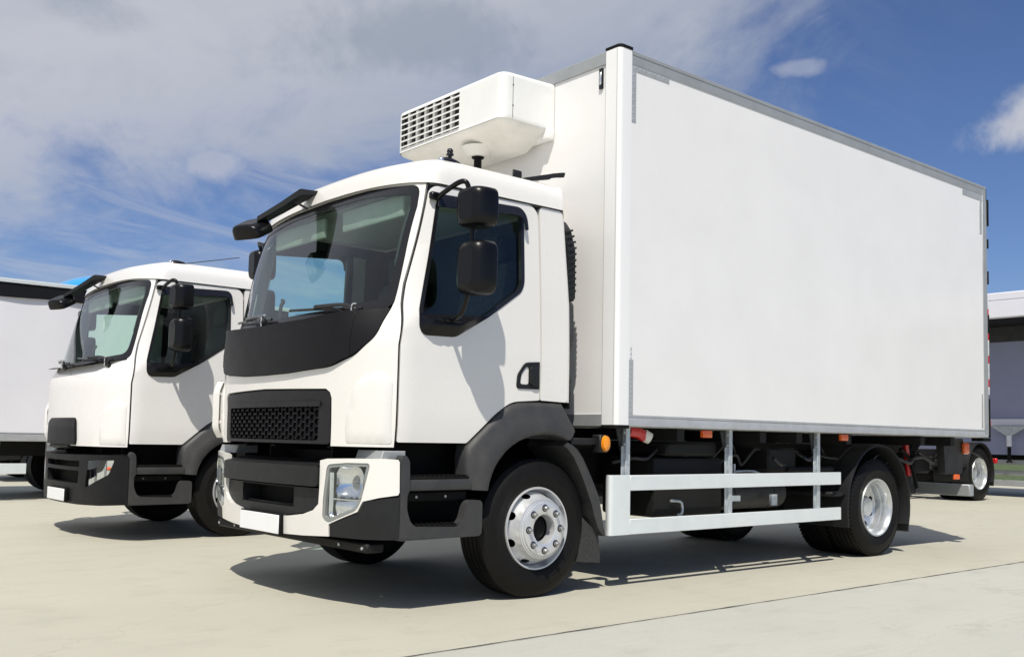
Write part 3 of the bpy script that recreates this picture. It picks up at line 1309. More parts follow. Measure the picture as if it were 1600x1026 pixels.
def roof_mesh(bm):
    """roof: rings of the plan outline, drawn in and up"""
    RD, RN = CD - 0.14, NEXP + 1.3

    def outline(z0, inset, z):
        # from near rear round the nose to far rear
        pts = []
        s = wscale(z0)
        xr = -0.375 + inset * 0.6
        for k in range(9):
            t = k / 8
            xx = xr * (1 - t) + (xc(z0) + RD) * t
            pts.append((xx, -CW * s))
        for i in range(1, 40):
            th = PI / 2 - PI * i / 40
            a = abs(th)
            w = CW * abs(math.sin(a)) ** (2 / RN) * (-1 if th > 0 else 1)
            x = RD * (1 - math.cos(a) ** (2 / RN))
            pts.append((xc(z0) + x, w * s))
        for k in range(9):
            t = k / 8
            xx = xr * t + (xc(z0) + RD) * (1 - t)
            pts.append((xx, CW * s))
        cxm = -0.95
        out = []
        for x, y in pts:
            fy = (abs(y) - inset) / abs(y) if abs(y) > 1e-6 else 1
            fy = max(0.0, fy)
            xx = x
            if x < cxm:
                xx = cxm + (x - cxm) * max(0, 1 - inset / 0.66)
            out.append((xx, y * fy, z))
        return out
    prof = [(2.560, -0.012, 2.553), (2.565, -0.007, 2.585), (2.575, 0.0, 2.625), (2.58, 0.012, 2.665),
            (2.58, 0.035, 2.702), (2.58, 0.075, 2.733), (2.58, 0.14, 2.755), (2.58, 0.25, 2.771), (2.58, 0.40, 2.781),
            (2.58, 0.56, 2.787), (2.58, 0.645, 2.789)]
    rings = []
    for z0, ins, z in prof:
        ring = []
        for x, y, zz in outline(z0, ins, z):
            # roof falls a little towards the nose, and its edge follows the arched windscreen top
            fx = smooth01((-1.15 - x) / 0.5)
            edge = 1 - smooth01(ins / 0.12)
            arch = 0.060 * fx * (1 - (abs(y) / 1.1) ** 2)
            ring.append(bm.verts.new((x, y, zz - 0.030 * fx * (1 - edge) + arch * edge * 1.0 + arch * 0.35 * (1 - edge))))
        rings.append(ring)
    for A, B in zip(rings[:-1], rings[1:]):
        for k in range(len(A) - 1):
            try:
                bm.faces.new((A[k], A[k + 1], B[k + 1], B[k]))
            except ValueError:
                pass
    n = len(rings[-1])
    L = rings[-1]
    for k in range(n // 2):
        a, b, c, d = L[k], L[k + 1], L[n - 2 - k], L[n - 1 - k]
        q = []
        for v in (a, b, c, d):
            if v not in q:
                q.append(v)
        if len(q) > 2:
            bm.faces.new(q)
    # back edge, turned down
    back = [r[0] for r in rings] + [r[-1] for r in reversed(rings)]
    low = [bm.verts.new((v.co.x + 0.01, v.co.y, 2.50)) for v in back]
    for k in range(len(back) - 1):
        try:
            bm.faces.new((back[k + 1], back[k], low[k], low[k + 1]))
        except ValueError:
            pass


def shell_lining(bm):
    """dark inner body behind the panels, so that the shut lines read dark; open where the glass is"""
    def ins(u, z):
        p = skin(u, z)
        return Vector((p.x + 0.025 if abs(p.y) < 1.0 else p.x, p.y * 0.966, p.z))
    lf = []
    for a, b in (((-1.66, 0.985), (-1.19, 0.985)), ((-1.19, 0.985), (-0.84, 1.26)), ((-0.84, 1.26), (-0.37, 1.27)),
                 ((-0.37, 1.27), (-0.40, 2.55))):
        for k in range(12):
            x, z = a[0] + (b[0] - a[0]) * k / 12, a[1] + (b[1] - a[1]) * k / 12
            lf.append((u_of_x(x, z, -1), z))
    out = lf + [(u_of_x(-0.40, 2.55, -1), 2.55)]
    out = out + [(-u, z) for u, z in reversed(out)]
    hole_l = XZ(grow(WIN, -0.012), -1)
    hole_r = XZ(grow(WIN, -0.012), 1)
    hole_f = WZ(grow(WSCR, -0.03))
    patch(bm, out, [hole_l, hole_r, hole_f], ins, 0.09, 0.0, 0.0)


def trim_mesh(bm):
    # pale grey pillar trim inside the doors and round the windscreen
    def ins(u, z):
        p = skin(u, z)
        return Vector((p.x + 0.045 if abs(p.y) < 1.0 else p.x + 0.02, p.y * 0.945, p.z))
    lf = []
    for a, b in (((-1.60, 1.45), (-0.75, 1.45)), ((-0.75, 1.45), (-0.62, 1.60)), ((-0.62, 1.60), (-0.62, 2.54))):
        for k in range(12):
            x, z = a[0] + (b[0] - a[0]) * k / 12, a[1] + (b[1] - a[1]) * k / 12
            lf.append((u_of_x(x, z, -1), z))
    out = lf + [(-u, z) for u, z in reversed(lf)]
    patch(bm, out, [XZ(grow(WIN, -0.004), -1), XZ(grow(WIN, -0.004), 1), WZ(grow(WSCR, -0.032))], ins, 0.09, 0.0, 0.0)


def cab_interior(e, steer):
    part('pillar_trim', 'trim', trim_mesh, 'interior_grey', e)
    part('floor_pan', 'int_floor', lambda bm: bx(bm, -1.72, -0.40, -1.04, 1.04, 1.02, 1.06), 'interior_dark', e)
    part('rear_wall', 'int_rear', lambda bm: bx(bm, -0.42, -0.39, -1.05, 1.05, 1.06, 2.54), 'interior_dark', e)
    part('headliner', 'int_head', lambda bm: bx(bm, -1.42, -0.42, -1.02, 1.02, 2.56, 2.58), 'interior_grey', e)

    def dash(bm):
        prof = [(-1.84, 1.70), (-1.72, 1.745), (-1.55, 1.76), (-1.42, 1.73), (-1.36, 1.62), (-1.38, 1.30), (-1.60, 1.10),
                (-1.84, 1.10)]
        A = []
        for i in range(25):
            y = -0.98 + 1.96 * i / 24
            hump = 0.075 * math.exp(-((y + 0.55) / 0.30) ** 2)
            cv = 0.16 * (abs(y) / 0.98) ** 3
            A.append([bm.verts.new((min(x + cv, -1.36) if x < -1.5 else x, y,
                                    z + (hump if z > 1.68 else 0))) for x, z in prof])
        for P, Q in zip(A[:-1], A[1:]):
            n = len(P)
            for k in range(n):
                bm.faces.new((P[k], P[(k + 1) % n], Q[(k + 1) % n], Q[k]))
        bm.faces.new(A[0][::-1])
        bm.faces.new(A[-1])
    part('dashboard', 'int_dash', dash, 'dash', e)

    def wheel_(bm):
        c = Vector((-1.28, -0.55, 1.70))
        ax = Vector((-0.62, 0, -0.78)).normalized()
        a = Vector((0, 1, 0)); b = ax.cross(a)
        pts = [c + (a * math.cos(2 * PI * k / 24) + b * math.sin(2 * PI * k / 24)) * 0.22 for k in range(25)]
        tube(bm, pts, 0.014, 8, False)
        cyl(bm, c + ax * 0.02, c + ax * 0.06, 0.07, 0.05, 16)
        for an in (0, 2.3, 4.0):
            q = c + (a * math.cos(an) + b * math.sin(an)) * 0.21
            tube(bm, [c + ax * 0.04, q], 0.012, 6)
        tube(bm, [c + ax * 0.05, c + ax * 0.45], 0.03, 8)
    part('steering_wheel', 'int_wheel', wheel_, 'interior_dark', e)

    def seat(bm):
        bx(bm, -1.10, -0.62, -0.25, 0.25, 1.42, 1.56, 0.05, 3)
        prism_y(bm, rounded([(-0.72, 1.52), (-0.60, 2.22), (-0.48, 2.22), (-0.56, 1.50)], 0.04), -0.24, 0.24, 0.03, 2)
        bx(bm, -0.62, -0.50, -0.14, 0.14, 2.22, 2.42, 0.04, 2)
        bx(bm, -1.0, -0.66, -0.18, 0.18, 1.06, 1.42, 0.02)
    for y in (-0.55, 0.55):
        part('seat', 'int_seat', seat, 'seat_fabric', e, loc=(0, y, 0))

    def grab(bm):
        tube(bm, [(-1.42, 0.99, 1.78), (-1.42, 0.93, 1.80), (-1.40, 0.93, 1.98), (-1.38, 0.93, 2.02), (-1.36, 0.99, 2.04)], 0.014, 8)
    part('grab_handle', 'int_grab', grab, 'interior_dark', e)

    for mi in (False, True):
        part('sun_visor', 'int_visor', lambda bm: bx(bm, -1.50, -1.47, -0.85, -0.12, 2.38, 2.52, 0.012, 2), 'interior_grey', e, mi)


def mirror_box(bm, cx, cy, cz, tx, wy, hz, lean=0.0):
    """rounded mirror housing: superellipse rings from glass (rear) to shell (front)"""
    rings = []
    N = 36
    for k, (t, s) in enumerate(((1.0, 0.90), (1.0, 0.955), (0.93, 1.0), (0.62, 1.0), (0.35, 0.975), (0.16, 0.90),
                                (0.05, 0.75), (0.0, 0.52))):
        ring = []
        for i in range(N):
            a = 2 * PI * i / N
            c, sn = math.cos(a), math.sin(a)
            y = abs(c) ** 0.45 * (1 if c > 0 else -1) * wy / 2 * s
            z = abs(sn) ** 0.45 * (1 if sn > 0 else -1) * hz / 2 * (s ** 0.55)
            # outer end is swept back
            x = cx - tx / 2 + tx * t + max(0, -y / (wy / 2)) ** 2 * tx * 0.22 * (1 - t)
            ring.append(bm.verts.new((x + lean * z, cy + y, cz + z)))
        rings.append(ring)
    for A, B in zip(rings[:-1], rings[1:]):
        for i in range(N):
            j = (i + 1) % N
            bm.faces.new((A[i], A[j], B[j], B[i]))
    bm.faces.new(rings[0])
    bm.faces.new(rings[-1][::-1])


def cab(root, variant):
    paint = 'cab_white' if variant == 'a' else 'cab_cool'
    e = root
    if variant == 'a':
        fp = part('front_panel', 'front_a', build_front_a, paint, e)
        part('dark_band', 'band', build_band, 'plastic_band', e)
        for mi in (False, True):
            part('band_seam', 'band_seam', build_band_seams, 'black_matte', e, mi)
        g = part('grille', 'grille_frame', build_grille_frame, 'plastic', e)
        part('honeycomb', 'hexes', build_hex, 'mirror_black', g, kind='stuff', angle=20)
        part('grille_backing', 'grille_back', build_grille_back, 'black_matte', g)
        part('grille_brow', 'grille_brow', build_grille_brow, 'plastic', g)
    else:
        fp = part('front_panel', 'front_b', build_front_b, paint, e)

        def small_grille(bm):
            L = rounded([(-0.457, 0.965), (-0.428, 1.222), (0.428, 1.222), (0.457, 0.965)], [0.03, 0.05, 0.05, 0.03])

            def f(u, z):
                p = skin(u, z)
                return p + Vector((-0.018 * smooth01((1.22 - z) / 0.05), 0, 0))
            patch(bm, WZ(L), [], f, 0.05, 0.04, 0.004, 0.006)
            bx(bm, -1.985, -1.90, -0.30, 0.30, 0.93, 0.965, 0.01)
        part('grille', 'grille_small', small_grille, 'plastic_band', e)
    for mi in (False, True):
        part('corner_panel', 'blister', corner_blister, paint, e, mi)

        def vent(bm):
            # air outlet rim standing off the corner
            P = rounded([(-1.79, 0.985), (-1.83, 1.05), (-1.83, 1.33), (-1.80, 1.40), (-1.77, 1.41)], [0, 0.04, 0.04, 0.02, 0])
            pts = [(x, 0, z) for x, z in P]
            rows = []
            for x, z in P:
                rows.append([bm.verts.new((x + 0.035, -1.085, z)), bm.verts.new((x + 0.02, -1.160, z)), bm.verts.new((x + 0.035, -1.170, z)),
                             bm.verts.new((x + 0.050, -1.160, z)), bm.verts.new((x + 0.06, -1.085, z))])
            for A, B in zip(rows[:-1], rows[1:]):
                for k in range(4):
                    bm.faces.new((A[k], A[k + 1], B[k + 1], B[k]))
            for z in (1.10, 1.31):
                bx(bm, -1.80, -1.71, -1.135, -1.10, z - 0.012, z + 0.012, 0.004)
        if mi:
            cv = part('corner_vent', 'vent', vent, paint, e, mi)
            if variant == 'b':
                part('vent_slot', 'vent_slot', lambda bm: prism_y(bm, rounded([(-1.785, 1.04), (-1.800, 1.10), (-1.800, 1.32), (-1.775, 1.38), (-1.755, 1.38), (-1.755, 1.04)], 0.015), -1.156, -1.09), 'black_matte', cv)
    part('cowl', 'cowl', build_cowl, 'black_matte', e)
    part('windscreen', 'screen', build_screen, 'windscreen_glass', e)
    part('windscreen_seal', 'frit', build_screen_frit, 'black_gloss', e)
    rf = part('roof', 'roof', roof_mesh, paint, e, angle=60)
    part('lining', 'lining', shell_lining, 'interior_dark', e)
    part('firewall', 'firewall', lambda bm: bx(bm, -1.76, -1.72, -0.90, 0.90, 0.97, 1.66), 'black_matte', e)
    cab_interior(e, True)
    for mi in (False, True):
        d = part('door', 'door', build_door, paint, e, mi)
        part('side_window', 'door_glass', build_door_glass, 'side_glass', d)
        part('window_seal', 'door_frame', build_door_frame, 'black_gloss', d)
        part('mirror_base', 'door_sill', build_sill, 'mirror_black', d)
        part('wind_deflector', 'deflector', build_deflector, 'black_gloss', d)
        part('handle_recess', 'handle_recess', build_handle_recess, 'plastic', d)
        part('handle_bowl', 'handle_bowl', build_handle_bowl, 'black_matte', d)
        part('door_handle', 'handle_grip', build_handle_grip, 'plastic', d)
        part('rear_quarter', 'quarter', build_quarter, paint, e, mi)
        # mirrors on their tube
        mm = part('mirror', 'mirror_low', lambda bm: mirror_box(bm, -1.350, -1.400, 2.008, 0.160, 0.225, 0.318, 0.02),
                  'mirror_black', e, mi, label='large lower wing mirror housing')
        part('mirror_glass', 'mirror_low_glass', lambda bm: bx(bm, -1.2715, -1.2685, -1.485, -1.315, 1.88, 2.14, 0.001), 'chrome', mm)
        mm = part('mirror', 'mirror_up', lambda bm: mirror_box(bm, -1.355, -1.400, 2.362, 0.165, 0.230, 0.235, 0.0),
                  'mirror_black', e, mi, label='small upper wide-angle mirror housing')
        part('mirror_glass', 'mirror_up_glass', lambda bm: bx(bm, -1.2735, -1.2705, -1.485, -1.315, 2.275, 2.45, 0.001), 'chrome', mm)

        def arm(bm):
            tube(bm, [(-1.425, -1.10, 2.455), (-1.425, -1.20, 2.485), (-1.415, -1.30, 2.515), (-1.395, -1.345, 2.518), (-1.375, -1.355, 2.48),
                      (-1.345, -1.36, 2.36), (-1.350, -1.36, 2.10), (-1.365, -1.36, 1.90), (-1.375, -1.35, 1.82), (-1.365, -1.29, 1.745), (-1.35, -1.18, 1.715)], 0.0155, 10)
            bx(bm, -1.475, -1.405, -1.125, -1.085, 2.445, 2.490, 0.008)
            bx(bm, -1.40, -1.27, -1.19, -1.12, 1.700, 1.735, 0.012, 2)
        part('mirror_arm', 'mirror_arm', arm, 'mirror_black', e, mi)

        def lamp(bm):
            # streamlined marker lamp base on the roof edge
            N = 18
            rings = []
            for k in range(9):
                t = k / 8
                s = math.sin(PI * min(1, 0.12 + 0.88 * t ** 0.75)) ** 0.6 if k < 8 else 0.15
                rings.append([bm.verts.new((-1.30 + 0.19 * t, -0.955 + 0.042 * s * math.cos(PI * i / N),
                                            2.726 + 0.004 * t + 0.048 * s * math.sin(PI * i / N))) for i in range(N + 1)])
            for A, B in zip(rings[:-1], rings[1:]):
                for i in range(N):
                    bm.faces.new((A[i], A[i + 1], B[i + 1], B[i]))
        lb = part('roof_lamp', 'roof_lamp', lamp, 'black_gloss', e, mi)

        def lens(bm):
            bmesh.ops.create_uvsphere(bm, u_segments=14, v_segments=8, radius=0.024)
            for v in bm.verts:
                v.co = Vector((v.co.x * 0.8 - 1.296, v.co.y - 0.957, v.co.z + 2.744))
        part('lamp_lens', 'roof_lens', lens, 'reflector', lb)

        # wipers lie on both halves, built whole below
        # wheel-arch fender
        O = [(-1.178, 0.705), (-1.185, 0.80), (-1.187, 0.90), (-1.176, 0.968), (-1.10, 1.037), (-0.965, 1.150),
             (-0.892, 1.210), (-0.832, 1.238), (-0.765, 1.252), (-0.698, 1.256), (-0.55, 1.257), (-0.395, 1.256),
             (-0.345, 1.18), (-0.275, 1.085)]
        I = [(-1.045, 0.698), (-1.035, 0.745), (-1.018, 0.79), (-0.995, 0.835), (-0.965, 0.878), (-0.91, 0.935),
             (-0.865, 0.966), (-0.81, 0.998), (-0.75, 1.020), (-0.693, 1.036), (-0.60, 1.045), (-0.516, 1.045),
             (-0.44, 1.032), (-0.375, 1.010)]

        def fender(bm):
            rows = []
            for (ox, oz), (ix, iz) in zip(O, I):
                r = []
                for k, dy in ((-0.02, 0.10), (0.0, 0.012), (0.06, -0.012), (0.18, -0.026), (0.35, -0.034), (0.5, -0.046),
                              (0.64, -0.056), (0.80, -0.060), (0.93, -0.060), (0.985, -0.054), (1.0, -0.040), (1.0, 0.02), (0.985, 0.30)):
                    r.append(bm.verts.new((ox + (ix - ox) * k, -1.128 + dy, oz + (iz - oz) * k)))
                rows.append(r)
            for A, B in zip(rows[:-1], rows[1:]):
                for k in range(len(A) - 1):
                    bm.faces.new((A[k], A[k + 1], B[k + 1], B[k]))
            for R_ in (rows[0], rows[-1]):
                bm.faces.new(R_)
        part('front_fender', 'fender', fender, 'plastic_worn', e, mi, angle=50)

        def liner(bm):
            # inside of the wheel arch
            A, B = [], []
            for k in range(21):
                a = math.radians(180 - 180 * k / 20)
                A.append(bm.verts.new((-0.59 + 0.56 * math.cos(a), -0.80, 0.46 + 0.585 * math.sin(a))))
                B.append(bm.verts.new((-0.59 + 0.56 * math.cos(a), -0.40, 0.46 + 0.585 * math.sin(a))))
            for k in range(20):
                bm.faces.new((A[k], A[k + 1], B[k + 1], B[k]))
            c = bm.verts.new((-0.59, -0.40, 0.55))
            for k in range(20):
                bm.faces.new((B[k], B[k + 1], c))
        part('arch_liner', 'liner', liner, 'black_matte', e, mi)

        O2 = [(-0.375, 1.005), (-0.330, 0.985), (-0.279, 0.955), (-0.225, 0.895), (-0.170, 0.81), (-0.120, 0.725),
              (-0.075, 0.64), (-0.045, 0.54), (-0.025, 0.44), (-0.012, 0.375)]
        I2 = [(-0.400, 0.975), (-0.362, 0.950), (-0.315, 0.905), (-0.268, 0.835), (-0.225, 0.76), (-0.185, 0.68),
              (-0.145, 0.60), (-0.115, 0.51), (-0.080, 0.43), (-0.030, 0.372)]

        def rear_guard(bm):
            rows = []
            for (ox, oz), (ix, iz) in zip(O2, I2):
                rows.append([bm.verts.new(v) for v in ((ox, -0.78, oz), (ox, -1.165, oz), ((ox * 3 + ix) / 4, -1.178, (oz * 3 + iz) / 4),
                                                       ((ox + ix) / 2, -1.180, (oz + iz) / 2), (ix, -1.168, iz), (ix, -1.150, iz), (ix, -0.78, iz))])
            for A, B in zip(rows[:-1], rows[1:]):
                for k in range(len(A) - 1):
                    bm.faces.new((A[k], A[k + 1], B[k + 1], B[k]))
            bm.faces.new(rows[-1]); bm.faces.new(rows[0])
        part('wheel_guard', 'rear_guard', rear_guard, 'plastic_worn', e, mi, angle=50)
        part('mud_flap', 'front_flap', lambda bm: prism_y(bm, [(-0.175, 0.50), (-0.02, 0.385), (0.004, 0.185), (-0.215, 0.205), (-0.19, 0.36)], -1.115, -0.80, 0.004, 1),
             'rubber_flap', e, mi)

        # entry steps
        def step_frame(bm):
            prism_y(bm, rounded([(-1.686, 0.425), (-1.686, 0.905), (-1.660, 0.915), (-1.628, 0.885), (-1.622, 0.715),
                                 (-1.640, 0.68), (-1.640, 0.60), (-1.615, 0.53), (-1.58, 0.502), (-1.28, 0.490), (-1.235, 0.53),
                                 (-1.205, 0.63), (-1.185, 0.645), (-1.105, 0.642), (-1.09, 0.625), (-1.092, 0.445), (-1.11, 0.428)],
                                [0.01, 0.02, 0.02, 0.03, 0.01, 0.01, 0.02, 0.02, 0.02, 0.02, 0.02, 0.01, 0.01, 0.01, 0.01, 0.02, 0.02]),
                    -1.185, -1.12, 0.012, 2)
            bx(bm, -1.60, -1.10, -1.13, -0.86, 0.440, 0.485, 0.01)
            bx(bm, -1.63, -1.163, -1.172, -0.86, 0.706, 0.772, 0.010, 2)
        st = part('step_unit', 'steps', step_frame, 'plastic_worn', e, mi)

        def tread(bm, x0, x1, y0, y1, z):
            bx(bm, x0, x1, y0, y1, z - 0.012, z + 0.002, 0.002)
            n = 13
            for k in range(n):
                xx = x0 + (x1 - x0) * (k + 0.15) / n
                ww = (x1 - x0) / n * 0.52
                b = new_bm()
                for yy in (y0 + 0.006, y0 + 0.075, y0 + 0.145):
                    A = [bm.verts.new(v) for v in ((xx, yy, z + 0.002), (xx + ww, yy, z + 0.002), (xx + ww + 0.014, yy + 0.055, z + 0.002), (xx + 0.014, yy + 0.055, z + 0.002))]
                    B = [bm.verts.new((v.co.x, v.co.y, z + 0.011)) for v in A]
                    bm.faces.new(B)
                    for q in range(4):
                        w_ = (q + 1) % 4
                        bm.faces.new((A[q], A[w_], B[w_], B[q]))
                b.free()
        part('step_tread', 'tread_low', lambda bm: tread(bm, -1.60, -1.12, -1.182, -0.90, 0.500), 'black_matte', st)
        part('step_tread', 'tread_up', lambda bm: tread(bm, -1.615, -1.18, -1.165, -0.90, 0.784), 'black_matte', st)
        part('step_well', 'step_well', lambda bm: bx(bm, -1.66, -1.05, -0.90, -0.86, 0.45, 0.975), 'black_matte', st)
        part('step_riser', 'step_riser', lambda bm: bx(bm, -1.64, -1.16, -1.12, -0.92, 0.640, 0.70, 0.01), 'black_matte', st)

        def screws(bm):
            for x in (-1.535, -1.325):
                lathe_y(bm, [(0.0, 0.004), (0.008, 0.004), (0.009, 0.0)], x, -1.12, 0.668, 12, -1)
        part('screw', 'step_screws', screws, 'nut_steel', st, kind='stuff')

    # wipers
    def wiper(bm, w0, w1, zoff=0.0):
        u0, u1 = u_of_w(w0, 1.80), u_of_w(w1, 1.80)
        pts = []
        for k in range(12):
            t = k / 11
            u = u0 + (u1 - u0) * t
            p = screen_skin(u, 1.775 + zoff + 0.04 * t)
            pts.append(p + Vector((-0.022, 0, 0)))
        tube(bm, pts, 0.009, 6)
        piv = screen_skin(u0, 1.745) + Vector((-0.05, 0, -0.012))
        mid = pts[6] + Vector((-0.02, 0, 0.012))
        tube(bm, [piv, piv + Vector((-0.015, 0, 0.04)), pts[2] + Vector((-0.03, 0, 0.02)), mid], 0.012, 6)
        tube(bm, [piv + Vector((0, 0.03, -0.02)), pts[3] + Vector((-0.025, 0, 0.0)), mid + Vector((0, 0, -0.012))], 0.006, 5)
        cyl(bm, piv + Vector((0.02, 0, -0.03)), piv + Vector((-0.02, 0, 0.03)), 0.022, 0.018, 12)
    part('wiper', 'wiper_a', lambda bm: wiper(bm, -0.86, -0.12), 'black_gloss', e)
    part('wiper', 'wiper_b', lambda bm: wiper(bm, 0.10, 0.86), 'black_gloss', e)

    for w in (-0.86, 0.10):
        def wlink(bm):
            p = screen_skin(u_of_w(w, 1.75), 1.745) + Vector((-0.075, 0.02, -0.01))
            tube(bm, [p + Vector((0, 0, -0.025)), p + Vector((0.0, -0.005, 0.055)), p + Vector((0.02, -0.02, 0.065))], 0.004, 6)
        part('washer_pipe', 'wlink%.2f' % w, wlink, 'chrome', e)

    # front mirror on its arm, above the far half of the windscreen
    def front_arm(bm):
        P = [(-1.46, 0.22, 2.705), (-1.61, 0.24, 2.690), (-1.74, 0.29, 2.585), (-1.87, 0.36, 2.485)]
        rows = []
        for k, (x, y, z) in enumerate(P):
            hw = (0.085, 0.080, 0.065, 0.055)[k]
            hz = (0.012, 0.030, 0.026, 0.022)[k]
            d = Vector((-0.62, 0.6, 0)).normalized()
            s = Vector((d.y, -d.x, 0))
            c = Vector((x, y, z))
            rows.append([bm.verts.new(c + s * hw + Vector((0, 0, -hz))), bm.verts.new(c + s * hw + Vector((0, 0, hz * 0.5))),
                         bm.verts.new(c + s * hw * 0.4 + Vector((0, 0, hz))), bm.verts.new(c - s * hw * 0.4 + Vector((0, 0, hz))),
                         bm.verts.new(c - s * hw + Vector((0, 0, hz * 0.5))), bm.verts.new(c - s * hw + Vector((0, 0, -hz)))])
        for A, B in zip(rows[:-1], rows[1:]):
            for k in range(6):
                j = (k + 1) % 6
                bm.faces.new((A[k], A[j], B[j], B[k]))
        bm.faces.new(rows[0]); bm.faces.new(rows[-1][::-1])
        tube(bm, [(-1.68, 0.22, 2.62), (-1.60, 0.18, 2.575)], 0.008, 6)
    fa = part('front_mirror_arm', 'front_arm', front_arm, 'plastic', e)

    def front_head(bm):
        mirror_box(bm, 0, 0, 0, 0.10, 0.24, 0.20)
        M = Matrix.Translation((-1.905, 0.40, 2.425)) @ Matrix.Rotation(math.radians(24), 4, 'Z') @ Matrix.Rotation(math.radians(62), 4, 'Y')
        bmesh.ops.transform(bm, matrix=M, verts=bm.verts)
    part('front_mirror', 'front_head', front_head, 'mirror_black', e)

    def front_glass(bm):
        bx(bm, 0.050, 0.053, -0.095, 0.095, -0.078, 0.078, 0.001)
        M = Matrix.Translation((-1.905, 0.40, 2.425)) @ Matrix.Rotation(math.radians(24), 4, 'Z') @ Matrix.Rotation(math.radians(62), 4, 'Y')
        bmesh.ops.transform(bm, matrix=M, verts=bm.verts)
    part('front_mirror_glass', 'front_glass', front_glass, 'chrome', e)

    # air intake behind the cab: ribbed upper duct, plain lower duct and bellows
    def duct(bm):
        prism_x(bm, rounded([(-0.99, 2.52), (-1.055, 2.44), (-1.10, 2.30), (-1.105, 1.95), (-0.86, 1.95), (-0.86, 2.52)], 0.02), -0.335, -0.262, 0.012)

    def duct_ribs(bm):
        for k in range(11):
            z = 1.985 + k * 0.042
            y0 = -1.104 if z < 2.30 else -1.104 + (z - 2.30) * 0.36
            prism_y(bm, [(-0.330, z), (-0.256, z + 0.030), (-0.256, z + 0.044), (-0.330, z + 0.018)], y0 - 0.005, y0 + 0.03, 0.002, 1)

    def duct_low(bm):
        prism_x(bm, rounded([(-1.100, 1.945), (-1.105, 1.72), (-1.03, 1.44), (-0.90, 1.44), (-0.86, 1.945)], 0.02), -0.325, -0.272, 0.012)

    def bellows(bm):
        for k in range(13):
            z = 1.44 - k * 0.0165
            cyl(bm, (-0.300, -1.02, z), (-0.300, -1.02, z - 0.0105), 0.058, 0.066, 20)
            cyl(bm, (-0.300, -1.02, z - 0.0105), (-0.300, -1.02, z - 0.0165), 0.066, 0.054, 20)
    d = part('air_intake', 'duct', duct, 'plastic', e)
    part('intake_rib', 'duct_ribs', duct_ribs, 'plastic', d)
    part('intake_duct', 'duct_low', duct_low, 'plastic_worn', e)
    part('bellows', 'bellows', bellows, 'black_matte', e)


# ------------------------------------------------------------------ bumpers
BW, BD = 1.20, 0.33
BTW, BTX, BTS = curve_table(BW, BD)
BSC = float(BTS[-1])
BE = float(np.interp(0.262, BTX, BTS))      # where the bumper ends beside the steps


def bump_skin(u, z):
    a = abs(u)
    s = -1 if u < 0 else 1
    if a <= BSC:
        x, w = float(np.interp(a, BTS, BTX)), s * float(np.interp(a, BTS, BTW))
    else:
        x, w = BD + a - BSC, s * BW
    # the face leans a little: foot slightly behind the top
    return Vector((x - 1.955 + 0.06 * max(0, 0.55 - z), w * (1 - 0.04 * max(0, 0.5 - z)), z))


def BU(w):
    v = float(np.interp(min(abs(w), BW * 0.99999), BTW, BTS))
    return -v if w < 0 else v


def BWZ(L):
    return [(BU(w) if abs(w) < 5 else w, z) for w, z in L]


